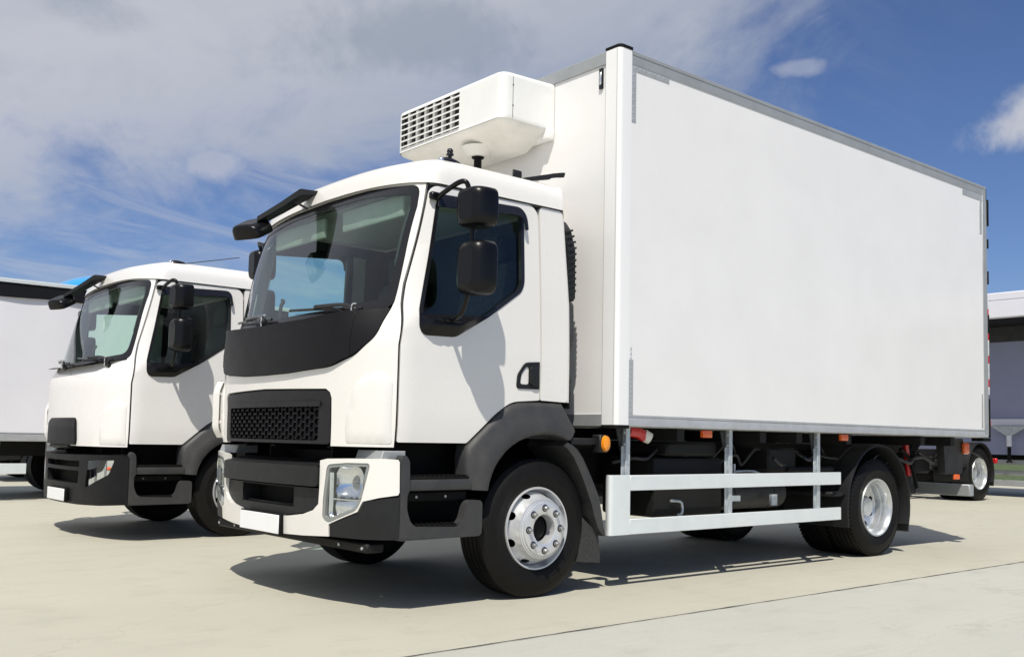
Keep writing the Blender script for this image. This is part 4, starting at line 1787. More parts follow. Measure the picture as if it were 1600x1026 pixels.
def bumper_a(e):
    C = rounded([(-0.655, 0.805), (-0.640, 0.600), (-0.500, 0.548), (-0.29, 0.520), (0.29, 0.520), (0.500, 0.548),
                 (0.640, 0.600), (0.655, 0.805)], [0, 0.05, 0.03, 0, 0, 0.03, 0.05, 0])
    HL = rounded([(-0.722, 0.842), (-0.88, 0.856), (-1.040, 0.858), (-0.988, 0.650), (-0.958, 0.590), (-0.739, 0.508),
                  (-0.692, 0.530), (-0.695, 0.64)], [0.03, 0, 0.02, 0.02, 0.03, 0.03, 0.03, 0])

    def white(bm):
        for s in (-1, 1):
            # corner piece with the lamp opening
            L = [(-0.655, 0.868), (-0.72, 0.880), (-0.9, 0.886), (-1.12, 0.890)]
            out = BWZ(L) + [(-BE + 0.012, 0.886), (-BE + 0.003, 0.874), (-BE, 0.700), (-BE + 0.008, 0.685)]
            out += BWZ([(-1.10, 0.668), (-1.0, 0.642), (-0.967, 0.582), (-0.742, 0.497), (-0.742, 0.425), (-0.5, 0.412), (-0.28, 0.405), (0, 0.403)])
            out += BWZ([(0, 0.512), (-0.29, 0.514), (-0.500, 0.541), (-0.600, 0.570), (-0.650, 0.610), (-0.655, 0.70)])
            ring = [(s * -1 * u, z) for u, z in out]
            h = [(s * -1 * u, z) for u, z in BWZ(grow(HL, 0.004))]
            patch(bm, ring, [h], bump_skin, 0.05, 0.035, 0.0, 0.007)
    part('bumper', 'bumper_white', white, 'cab_white', e)

    def dark(bm):
        out = BWZ([(-0.748, 0.425), (-0.748, 0.492), (-0.975, 0.575), (-1.005, 0.634), (-1.10, 0.660)]) + \
            [(-BE + 0.02, 0.672), (-BE, 0.672), (-BE, 0.435), (-BE + 0.03, 0.430)] + BWZ([(-1.0, 0.425)])
        patch(bm, out, [], bump_skin, 0.05, 0.04, -0.004, 0.008)
    for mi in (False, True):
        part('bumper_corner', 'bumper_dark', dark, 'plastic', e, mi, label='dark grey lower corner of the bumper')
        part('bumper_end', 'bumper_end', lambda bm: bx(bm, -1.688, -1.62, -1.165, -1.12, 0.43, 0.672, 0.008), 'plastic', e, mi)

    def centre(bm):
        # black middle: upper bar, cheeks and the dark mouth behind
        def f(off):
            return lambda u, z: bump_skin(u, z) + Vector((off, 0, 0))
        patch(bm, BWZ(rounded([(-0.652, 0.712), (-0.652, 0.835), (0.652, 0.835), (0.652, 0.712)], 0.02)), [], f(-0.018), 0.06, 0.10, 0.0, 0.012)
        L = BWZ([(-0.650, 0.70), (-0.644, 0.604), (-0.502, 0.552), (-0.29, 0.524), (0.29, 0.524), (0.502, 0.552), (0.644, 0.604), (0.650, 0.70)])
        H = BWZ([(-0.36, 0.695), (-0.36, 0.575), (0.36, 0.575), (0.36, 0.695)])
        patch(bm, L, [H], f(0.022), 0.05, 0.12, 0.0, 0.008)
        # sloping shelf on top of the bar
        A, B = [], []
        for i in range(31):
            w = -0.655 + 1.31 * i / 30
            p = bump_skin(BU(w), 0.836)
            A.append(bm.verts.new(p + Vector((-0.008, 0, 0))))
            B.append(bm.verts.new(p + Vector((0.16, 0, 0.035))))
        for i in range(30):
            bm.faces.new((A[i], A[i + 1], B[i + 1], B[i]))
    part('bumper_centre', 'bumper_centre', centre, 'plastic', e, label='black middle section of the bumper with air mouth')
    part('mouth_backing', 'mouth', lambda bm: bx(bm, -1.80, -1.77, -0.70, 0.70, 0.50, 0.86), 'black_matte', e)

    def teeth(bm):
        for k in range(34):
            y = -0.34 + 0.68 * k / 33
            bx(bm, -1.915 + 0.03 * (y / 0.4) ** 2, -1.895 + 0.03 * (y / 0.4) ** 2, y - 0.005, y + 0.005, 0.578, 0.590)
    part('mouth_rim', 'teeth', teeth, 'plastic', e, kind='stuff')
    part('license_plate', 'plate', lambda bm: bx(bm, -1.978, -1.970, -0.272, 0.272, 0.402, 0.518, 0.003), 'plate_white', e)
    part('plate_holder', 'plate_back', lambda bm: bx(bm, -1.969, -1.945, -0.282, 0.282, 0.394, 0.526, 0.004), 'black_matte', e)
    for mi in (False, True):
        def housing(bm):
            patch(bm, BWZ(grow(HL, 0.002)), [], lambda u, z: bump_skin(u, z) + Vector((0.085, 0, 0)), 0.06, 0, 0)
            L = resample(BWZ(grow(HL, 0.002)), 0.04)
            A = [bm.verts.new(bump_skin(*q) + Vector((-0.001, 0, 0))) for q in L]
            B = [bm.verts.new(bump_skin(*q) + Vector((0.086, 0, 0))) for q in L]
            n = len(L)
            for k in range(n):
                j = (k + 1) % n
                bm.faces.new((A[k], A[j], B[j], B[k]))
        h = part('headlight', 'hl_housing', housing, 'lamp_grey', e, mi)

        def bowl(bm):
            # deep parabolic bowl of the main beam, cut to the lamp outline
            c = Vector((-1.850, -0.900, 0.742))
            n0 = 40
            rings = []
            for k in range(9):
                t = k / 8
                r = 0.122 * t ** 0.62
                ring = []
                for i in range(n0):
                    a = 2 * PI * i / n0
                    yy, zz = r * math.cos(a), r * math.sin(a) * 1.02
                    yy = max(-0.105 - 0.10 * zz, min(0.110, yy)); zz = max(-0.085, min(0.100, zz))
                    ring.append(bm.verts.new(c + Vector((0.075 * (1 - t * t) - 0.022 * (yy / 0.1) * 1.0 * t, yy, zz))))
                rings.append(ring)
            for A, B in zip(rings[:-1], rings[1:]):
                for i in range(n0):
                    j = (i + 1) % n0
                    bm.faces.new((A[i], A[j], B[j], B[i]))
        part('reflector', 'hl_bowl', bowl, 'chrome', h, angle=30)

        def low(bm):
            L = rounded([(-0.765, 0.540), (-0.765, 0.628), (-0.958, 0.642), (-0.925, 0.604)], 0.01)
            patch(bm, BWZ(L), [], lambda u, z: bump_skin(u, z) + Vector((0.03 + 0.16 * abs(z - 0.60), 0, 0)), 0.02, 0.02, 0.0, 0.003)
        part('indicator', 'hl_low', low, 'reflector', h)

        def tubeguide(bm):
            for dw, r in ((0.735, 0.010), (0.752, 0.006)):
                pts = [bump_skin(BU(-dw), z) + Vector((0.02, 0, 0)) for z in (0.80, 0.72, 0.62, 0.555)]
                pts += [bump_skin(BU(-w), z) + Vector((0.02, 0, 0)) for w, z in ((dw + 0.03, 0.537), (0.84, 0.560), (0.93, 0.590))]
                tube(bm, pts, r, 8)
            tube(bm, [bump_skin(BU(-w), 0.645) + Vector((0.02, 0, 0)) for w in (0.755, 0.85, 0.955)], 0.005, 6)
        part('light_guide', 'hl_guide', tubeguide, 'reflector', h)

        def bulb(bm):
            cyl(bm, (-1.792, -0.905, 0.745), (-1.830, -0.905, 0.745), 0.014, 0.011, 14)
        part('bulb', 'hl_bulb', bulb, 'nut_steel', h)
        part('lens', 'hl_lens', lambda bm: patch(bm, BWZ(HL), [], bump_skin, 0.05, 0, 0.001), 'lamp_glass', h)

        def lensrim(bm):
            patch(bm, BWZ(grow(HL, 0.002)), [BWZ(grow(HL, -0.016))], bump_skin, 0.04, 0.02, -0.003, 0.003)
        part('lens_rim', 'hl_rim', lensrim, 'lamp_grey', h)
        part('bumper_ledge', 'ledge', lambda bm: (prism_y(bm, [(-1.775, 0.880), (-1.755, 0.935), (-1.60, 0.935), (-1.60, 0.880)], -1.10, -0.82, 0.006, 1)),
             'alu_grey', e, mi)


def bumper_b(e, dz):
    def main(bm):
        mouth = BWZ(rounded([(-0.50, 0.60), (-0.52, 0.72), (0.52, 0.72), (0.50, 0.60)], 0.02))
        slot = BWZ(rounded([(-0.52, 0.755), (-0.52, 0.812), (0.52, 0.812), (0.52, 0.755)], 0.015))
        lampL = BWZ(rounded([(-0.655, 0.560), (-1.020, 0.700), (-1.080, 0.838), (-0.70, 0.820)], 0.025))
        lampR = [(-u, z) for u, z in lampL]
        out = [(-BE, 0.43), (-BE, 0.855), (-BE + 0.03, 0.875)] + BWZ([(-0.9, 0.88), (-0.5, 0.872), (0, 0.868), (0.5, 0.872), (0.9, 0.88)]) + \
            [(BE - 0.03, 0.875), (BE, 0.855), (BE, 0.43)] + BWZ([(0.9, 0.410), (0.5, 0.40), (0, 0.398), (-0.5, 0.40), (-0.9, 0.410)])
        patch(bm, out, [mouth, slot, lampL, lampR], bump_skin, 0.055, 0.06, 0.0, 0.010)
        A, B = [], []
        for i in range(41):
            w = -1.12 + 2.24 * i / 40
            p = bump_skin(BU(w), 0.872)
            A.append(bm.verts.new(p + Vector((0.006, 0, 0))))
            B.append(bm.verts.new(Vector((max(p.x + 0.10, -1.72), p.y, 0.888))))
        for i in range(40):
            bm.faces.new((A[i], A[i + 1], B[i + 1], B[i]))
    part('bumper', 'bumper_b', main, 'plastic_band', e, loc=(0, 0, dz))
    part('mouth_backing', 'mouth_b', lambda bm: bx(bm, -1.82, -1.77, -0.98, 0.98, 0.50, 0.86), 'black_matte', e, loc=(0, 0, dz))
    part('license_plate', 'plate_b', lambda bm: bx(bm, -1.990, -1.980, -0.272, 0.272, 0.420, 0.536, 0.003), 'plate_white', e, loc=(0, 0, dz))
    part('plate_holder', 'plate_back_b', lambda bm: bx(bm, -1.979, -1.95, -0.282, 0.282, 0.412, 0.544, 0.004), 'black_matte', e, loc=(0, 0, dz))
    for mi in (False, True):
        L = rounded([(-0.655, 0.560), (-1.020, 0.700), (-1.080, 0.838), (-0.70, 0.820)], 0.025)
        h = part('headlight', 'hlb_back', lambda bm: patch(bm, BWZ(L), [], lambda u, z: bump_skin(u, z) + Vector((0.07, 0, 0)), 0.06, 0, 0), 'black_gloss', e, mi, loc=(0, 0, dz))
        S = rounded([(-0.660, 0.562), (-1.015, 0.700), (-1.075, 0.835), (-0.955, 0.825), (-0.90, 0.730), (-0.70, 0.640)], 0.02)
        part('reflector', 'hlb_refl', lambda bm: patch(bm, BWZ(S), [], lambda u, z: bump_skin(u, z) + Vector((0.008 + 0.02 * abs(math.sin(u * 22)), 0, 0)), 0.02, 0.01, 0), 'chrome', h, angle=25)
        part('indicator', 'hlb_amber', lambda bm: cyl(bm, bump_skin(BU(-1.0), 0.755) + Vector((0.03, 0, 0)), bump_skin(BU(-1.0), 0.755) + Vector((0.0, 0, 0)), 0.022, 0.016, 12), 'orange', h)
        part('lens', 'hlb_lens', lambda bm: patch(bm, BWZ(L), [], bump_skin, 0.05, 0, -0.002), 'lamp_glass', h)


# ------------------------------------------------------------------ chassis
def chassis(e, xr_end, xrear=3.63):
    def rails(bm):
        prism_x(bm, [(-0.43, 0.70), (-0.43, 0.95), (-0.36, 0.95), (-0.36, 0.936), (-0.418, 0.936), (-0.418, 0.714), (-0.36, 0.714), (-0.36, 0.70)], -1.7, xr_end)
    for mi in (False, True):
        part('frame_rail', 'rails%.2f' % xr_end, rails, 'under_dark', e, mi)

    for x in (-1.5, 0.6, 1.6, 2.6, 3.2, 4.2, xr_end - 0.1):
        part('cross_member', 'cm', lambda bm: bx(bm, -0.04, 0.04, -0.417, 0.417, 0.74, 0.92), 'under_dark', e, loc=(x, 0, 0))
    part('front_axle', 'faxle', lambda bm: cyl(bm, (-0.59, -0.95, RT), (-0.59, 0.95, RT), 0.06, n=12), 'under_dark', e)

    def raxle(bm):
        prof = [(0.0, -0.96), (0.09, -0.95), (0.09, -0.30), (0.16, -0.22), (0.22, -0.08), (0.22, 0.08), (0.16, 0.22), (0.09, 0.30), (0.09, 0.95), (0.0, 0.96)]
        lathe_y(bm, prof, xrear, 0, RT + 0.01, 20)
    part('rear_axle', 'raxle', raxle, 'under_dark', e)
    part('prop_shaft', 'shaft', lambda bm: tube(bm, [(0.2, 0, 0.70), (xrear - 0.2, 0, 0.50)], 0.05, 10), 'under_dark', e)
    part('engine', 'engine', lambda bm: bx(bm, -1.45, 0.0, -0.38, 0.38, 0.52, 0.69, 0.05), 'under_dark', e)
    for mi in (False, True):
        part('rear_spring', 'rspring', lambda bm: prism_y(bm, [(xrear - 0.75, 0.56), (xrear - 0.5, 0.56), (xrear, 0.545), (xrear + 0.5, 0.56), (xrear + 0.75, 0.56), (xrear + 0.75, 0.575), (xrear + 0.4, 0.615), (xrear, 0.63), (xrear - 0.4, 0.615), (xrear - 0.75, 0.575)], -0.54, -0.45, 0), 'under_dark', e, mi)
        part('front_spring', 'fspring', lambda bm: prism_y(bm, [(-1.25, 0.52), (-0.59, 0.505), (0.08, 0.52), (0.08, 0.535), (-0.3, 0.565), (-0.59, 0.58), (-0.9, 0.565), (-1.25, 0.535)], -0.54, -0.45, 0), 'under_dark', e, mi)
    part('lower_guard', 'front_under', lambda bm: bx(bm, -1.80, -1.68, -1.02, 1.02, 0.345, 0.40, 0.01), 'under_dark', e)
    for mi in (False, True):
        for y, z, x in ((-0.98, 0.372, -1.802), (-0.72, 0.372, -1.802)):
            part('guard_bolt', 'guard_bolt', lambda bm: cyl(bm, (0, 0, 0), (-0.008, 0, 0), 0.009, n=8), 'galv', e, loc=(x, -y if mi else y, z))
    for mi in (False, True):
        def rf(bm):
            # rear mudguard: thin arch over the dual wheels with flat wings
            prof = []
            for k in range(25):
                a = math.radians(196 - 214 * k / 24)
                prof.append((0.555 * math.cos(a), 0.47 * 0 + 0.585 * math.sin(a)))
            rows = []
            for x, z in prof:
                rows.append([bm.verts.new((xrear + x * k2, y, RT + z * k2)) for y, k2 in ((-0.46, 1.0), (-1.085, 1.0), (-1.115, 0.992), (-1.120, 0.965), (-1.110, 0.955), (-0.46, 0.962))])
            for A, B in zip(rows[:-1], rows[1:]):
                for k in range(5):
                    bm.faces.new((A[k], A[k + 1], B[k + 1], B[k]))
            bx(bm, xrear - 0.72, xrear - 0.53, -1.09, -0.50, 0.42 + 0.14, 0.60, 0.01)
        part('rear_fender', 'rfender', rf, 'plastic', e, mi, angle=50)
        part('mud_flap', 'rflap', lambda bm: bx(bm, xrear + 0.535, xrear + 0.55, -1.10, -0.50, 0.20, 0.62, 0.003), 'rubber_flap', e, mi)


def truck_base(root):
    for mi in (False, True):
        wheel(root, -0.585, -1.12, False, mi, 'front_wheel')
        wheel(root, 3.63, -1.085, True, mi, 'rear_wheel')


# ================================================================== TRUCK 1: refrigerated box truck
t1 = thing('box_truck', 'white refrigerated box truck with white bumper and roof-height cooling unit', 'truck', (0, 1.25, 0))
cab(t1, 'a')
bumper_a(t1)
chassis(t1, 5.40)
truck_base(t1)

ZB, ZT, LB = 1.112, 3.744, 5.53
# cargo body
body = part('cargo_body', 'cargo_body', lambda bm: bx(bm, 0.030, LB - 0.01, -1.235, 1.235, ZB + 0.01, ZT - 0.01), 'panel_white', t1)


def side_panel(bm):
    bx(bm, 0.10, LB - 0.075, -1.246, -1.236, ZB + 0.080, ZT - 0.095)


part('side_panel', 'side_panel', side_panel, 'panel_white', body)
part('side_panel', 'side_panel', None, 'panel_white', body, mirror=True)
part('front_wall', 'front_wall', lambda bm: bx(bm, 0.006, 0.029, -1.125, 1.125, ZB + 0.082, ZT - 0.09), 'panel_white', body)
for mi in (False, True):
    def column(bm):
        P = [(0.0, -1.122), (-0.012, -1.122), (-0.012, -1.235)]
        for k in range(7):
            a = PI / 2 * k / 6
            P.append((0.022 - 0.034 * math.cos(a), -1.226 - 0.034 * math.sin(a)))
        P += [(0.108, -1.260), (0.112, -1.252), (0.112, -1.122)]
        prism_z(bm, P, ZB + 0.012, ZT - 0.006, 0)
    c = part('corner_post', 'column', column, 'post_white', t1, mi, angle=25)

    def cap(bm, z0, z1):
        P = [(-0.014, -1.118), (-0.014, -1.238), (0.0, -1.258), (0.022, -1.264), (0.112, -1.264), (0.115, -1.118)]
        prism_z(bm, P, z0, z1, 0.003, 1)
    part('post_cap', 'cap_top', lambda bm: cap(bm, ZT - 0.006, ZT + 0.018), 'black_matte', c)
    part('post_cap', 'cap_bot', lambda bm: cap(bm, ZB - 0.012, ZB + 0.012), 'black_matte', c)
    part('post_seam', 'post_seam', lambda bm: bx(bm, -0.006, 0.004, -1.121, -1.114, ZB + 0.02, ZT - 0.01), 'under_grey', c)

    def top_rail(bm):
        prism_x(bm, [(-1.252, ZT - 0.097), (-1.252, ZT - 0.030), (-1.256, ZT - 0.028), (-1.256, ZT - 0.006), (-1.248, ZT), (-1.15, ZT + 0.003), (-1.15, ZT - 0.097)],
                0.113, LB - 0.004)
    part('top_rail', 'top_rail', top_rail, 'alu_grey', t1, mi)

    def bot_rail(bm):
        prism_x(bm, [(-1.252, ZB + 0.083), (-1.252, ZB + 0.068), (-1.248, ZB + 0.066), (-1.252, ZB + 0.060), (-1.254, ZB + 0.008), (-1.244, ZB), (-1.05, ZB), (-1.05, ZB + 0.083)],
                0.113, LB - 0.004)
    part('bottom_rail', 'bot_rail', bot_rail, 'alu', t1, mi)
    part('rear_post', 'rear_rail', lambda bm: bx(bm, LB - 0.077, LB + 0.002, -1.253, -1.14, ZB + 0.002, ZT - 0.004, 0.003), 'alu_grey', t1, mi)

    for (x0, x1, z0, z1) in ((0.113, 0.163, 3.24, ZT - 0.140), (0.113, 0.512, ZT - 0.140, ZT - 0.097), (0.113, 0.163, ZB + 0.085, 1.575),
                             (5.02, LB - 0.077, ZT - 0.163, ZT - 0.097), (5.395, 5.437, 3.23, ZT - 0.163), (5.395, 5.425, ZB + 0.10, 1.56)):
        part('corner_bracket', 'bracket%.3f%.3f' % (x0, z0), lambda bm: bx(bm, x0, x1, -1.2505, -1.2455, z0, z1, 0.001), 'alu', t1, mi)
    part('rivet', 'rivets', lambda bm: [lathe_y(bm, [(0.0, 0.003), (0.006, 0.002), (0.007, 0.0)], x, -1.2505, z, 8, -1)
                                        for x, z in [(0.138, 3.26 + 0.045 * k) for k in range(8)] + [(0.15 + 0.05 * k, ZT - 0.118) for k in range(7)]
                                        + [(0.138, ZB + 0.11 + 0.033 * k) for k in range(14)]], 'galv', t1, mi, kind='stuff')

    def fmarker(bm):
        bx(bm, -0.012, 0.008, -1.085, -1.050, 3.485, 3.635, 0.006, 2)
    fm = part('front_marker', 'fmarker', fmarker, 'black_gloss', t1, mi)
    part('lens', 'fmarker_lens', lambda bm: bx(bm, -0.019, -0.011, -1.080, -1.060, 3.515, 3.605, 0.004, 1), 'reflector', fm)
part('front_top_rail', 'ftr', lambda bm: bx(bm, -0.006, 0.030, -1.121, 1.121, ZT - 0.092, ZT - 0.002, 0.003), 'alu_grey', t1)
part('front_bottom_rail', 'fbr', lambda bm: bx(bm, -0.006, 0.030, -1.121, 1.121, ZB + 0.002, ZB + 0.086, 0.003), 'alu_grey', t1)


# cooling unit on the front wall
UY0, UY1, UX, UZ0, UZ1 = -0.575, 0.770, -0.50, 3.300, 3.640


def unit_plan(x0, r, y0, y1, xb=0.002):
    return rounded([(xb, y0), (x0, y0), (x0, y1), (xb, y1)], [0, r, r, 0], 8)


def unit_casing(bm):
    """shell with a window for the louvres cut from the front, rounded corners and top edge"""
    P = unit_plan(UX, 0.075, UY0, UY1)
    rings = []
    for ins, z in ((-0.004, UZ0), (0.0, UZ0 + 0.012), (0.0, UZ1 - 0.030), (0.004, UZ1 - 0.013), (0.014, UZ1 - 0.003), (0.032, UZ1)):
        cyy = (UY0 + UY1) / 2
        ring = []
        for x, y in P:
            yy = y - math.copysign(ins, y - cyy)
            xx = x + (ins if x < -0.05 else 0)
            zz = z + (0.015 * (x + 0.5) / 0.5 if z > 3.5 else 0)
            ring.append(bm.verts.new((xx, yy, zz)))
        rings.append(ring)
    for A, B in zip(rings[:-1], rings[1:]):
        for k in range(len(A) - 1):
            # leave the louvre window open
            a = A[k].co; b = A[k + 1].co
            bm.faces.new((A[k], A[k + 1], B[k + 1], B[k]))
    bm.faces.new(rings[-1])
    # cut the window
    LW = (-0.070, 0.705, UZ0 + 0.030, UZ1 - 0.035)
    for plane, no in (((0, LW[0], 0), (0, 1, 0)), ((0, LW[1], 0), (0, 1, 0)), ((0, 0, LW[2]), (0, 0, 1)), ((0, 0, LW[3]), (0, 0, 1))):
        bmesh.ops.bisect_plane(bm, geom=bm.verts[:] + bm.edges[:] + bm.faces[:], plane_co=plane, plane_no=no)
    kill = []
    for f in bm.faces:
        c = f.calc_center_median()
        if LW[0] < c.y < LW[1] and LW[2] < c.z < LW[3] and c.x < -0.3:
            kill.append(f)
    bmesh.ops.delete(bm, geom=kill, context='FACES')


cu_ = part('cooling_unit', 'unit_casing', unit_casing, 'unit_white', t1, angle=35)


def unit_bottom(bm):
    P = unit_plan(UX + 0.006, 0.075, UY0 + 0.006, UY1 - 0.006, -0.06)
    lev = [(0.0, 0.0, 0.0), (0.010, -0.018, 0), (0.05, -0.040, 0), (0.14, -0.088, 0), (0.24, -0.135, 0)]
    rings = []
    cyy = (UY0 + UY1) / 2
    for ins, dz, _ in lev:
        ring = []
        for x, y in P:
            yy = y - math.copysign(min(ins, abs(y - cyy)), y - cyy)
            xx = x + ins * 1.2 * max(0, min(1, (-0.06 - x) / 0.44))
            ring.append(bm.verts.new((xx, yy, UZ0 + 0.002 + dz)))
        rings.append(ring)
    for A, B in zip(rings[:-1], rings[1:]):
        for k in range(len(A)):
            j = (k + 1) % len(A)
            bm.faces.new((A[k], A[j], B[j], B[k]))
    bm.faces.new(rings[-1])


part('unit_tray', 'unit_bottom', unit_bottom, 'unit_under', cu_, angle=50)
part('unit_flange', 'unit_flange', lambda bm: bx(bm, -0.075, -0.002, UY0 - 0.012, UY1 + 0.012, UZ0 - 0.075, UZ0 + 0.012, 0.01, 2), 'unit_white', cu_)
part('condenser', 'unit_core', lambda bm: bx(bm, UX + 0.036, UX + 0.045, -0.080, 0.715, UZ0 + 0.01, UZ1 - 0.02), 'under_grey', cu_)
for k in range(6):
    z = UZ0 + 0.034 + k * 0.0465

    def louvre(bm):
        prism_y(bm, [(UX - 0.010, 0.0), (UX - 0.010, 0.012), (UX + 0.030, 0.024), (UX + 0.030, 0.018)], -0.070, 0.705, 0.002, 1)
    part('louvre', 'louvre', louvre, 'unit_white', cu_, loc=(0, 0, z))
for k in range(7):
    y = -0.072 + k * 0.114
    part('louvre_bar', 'louvre_bar', lambda bm: bx(bm, UX + 0.006, UX + 0.034, -0.013, 0.013, UZ0 + 0.03, UZ1 - 0.035), 'unit_white', cu_, loc=(0, y, 0))


def drain(bm):
    cyl(bm, (-0.30, -0.05, UZ0 - 0.12), (-0.30, -0.05, UZ0 - 0.16), 0.060, 0.045, 24)
    tube(bm, [(-0.30, -0.05, UZ0 - 0.05), (-0.305, -0.055, UZ0 - 0.22), (-0.30, -0.04, UZ0 - 0.50)], 0.026, 12)
    for k in range(22):
        cyl(bm, (-0.302, -0.052, UZ0 - 0.11 - 0.018 * k), (-0.302, -0.052, UZ0 - 0.118 - 0.018 * k), 0.031, n=14)


part('hose', 'unit_hose', drain, 'black_matte', cu_)
part('hose_collar', 'unit_collar', lambda bm: lathe_y(bm, [(0.0, 0)], 0, 0, 0) if False else cyl(bm, (-0.30, -0.05, UZ0 - 0.08), (-0.30, -0.05, UZ0 - 0.150), 0.13, 0.082, 28), 'unit_under', cu_)


def unit_screws(bm):
    for x, y, z in ((-0.40, UY0 - 0.001, UZ0 + 0.10), (-0.40, UY0 - 0.001, UZ0 + 0.25)):
        lathe_y(bm, [(0.0, 0.003), (0.005, 0.003), (0.006, 0.0)], x, y, z, 8, -1)
    bx(bm, -0.402, -0.399, UY0 - 0.0015, UY0 + 0.01, UZ0 + 0.01, UZ1 - 0.03)


part('unit_seam', 'unit_screws', unit_screws, 'under_grey', cu_)


# brackets and horn on the cab roof
def roof_bracket(bm):
    bx(bm, -0.70, -0.62, -0.95, -0.94, 2.72, 2.805, 0.006)
    bx(bm, -0.70, -0.62, -0.95, -0.88, 2.735, 2.750)


def roof_arm(bm):
    prism_y(bm, [(-0.60, 2.700), (-0.37, 2.755), (-0.345, 2.775), (-0.235, 2.795), (-0.225, 2.83), (-0.25, 2.82), (-0.35, 2.80), (-0.38, 2.785), (-0.60, 2.725)],
            -0.955, -0.925, 0.004, 1)


part('roof_bracket', 'roof_bracket', roof_bracket, 'plastic', t1)
part('roof_arm', 'roof_arm', roof_arm, 'plastic', t1, loc=(0, 0, 0.04))


def roof_hook(bm):
    cyl(bm, (-1.225, -0.955, 2.70), (-1.225, -0.955, 2.745), 0.012, n=12)
    bmesh.ops.create_uvsphere(bm, u_segments=14, v_segments=8, radius=0.021, matrix=Matrix.Translation((-1.225, -0.955, 2.765)))
    bx(bm, -1.245, -1.205, -0.972, -0.938, 2.735, 2.752, 0.004)


part('roof_socket', 'roof_hook', roof_hook, 'black_gloss', t1, loc=(0, 0, 0.05))


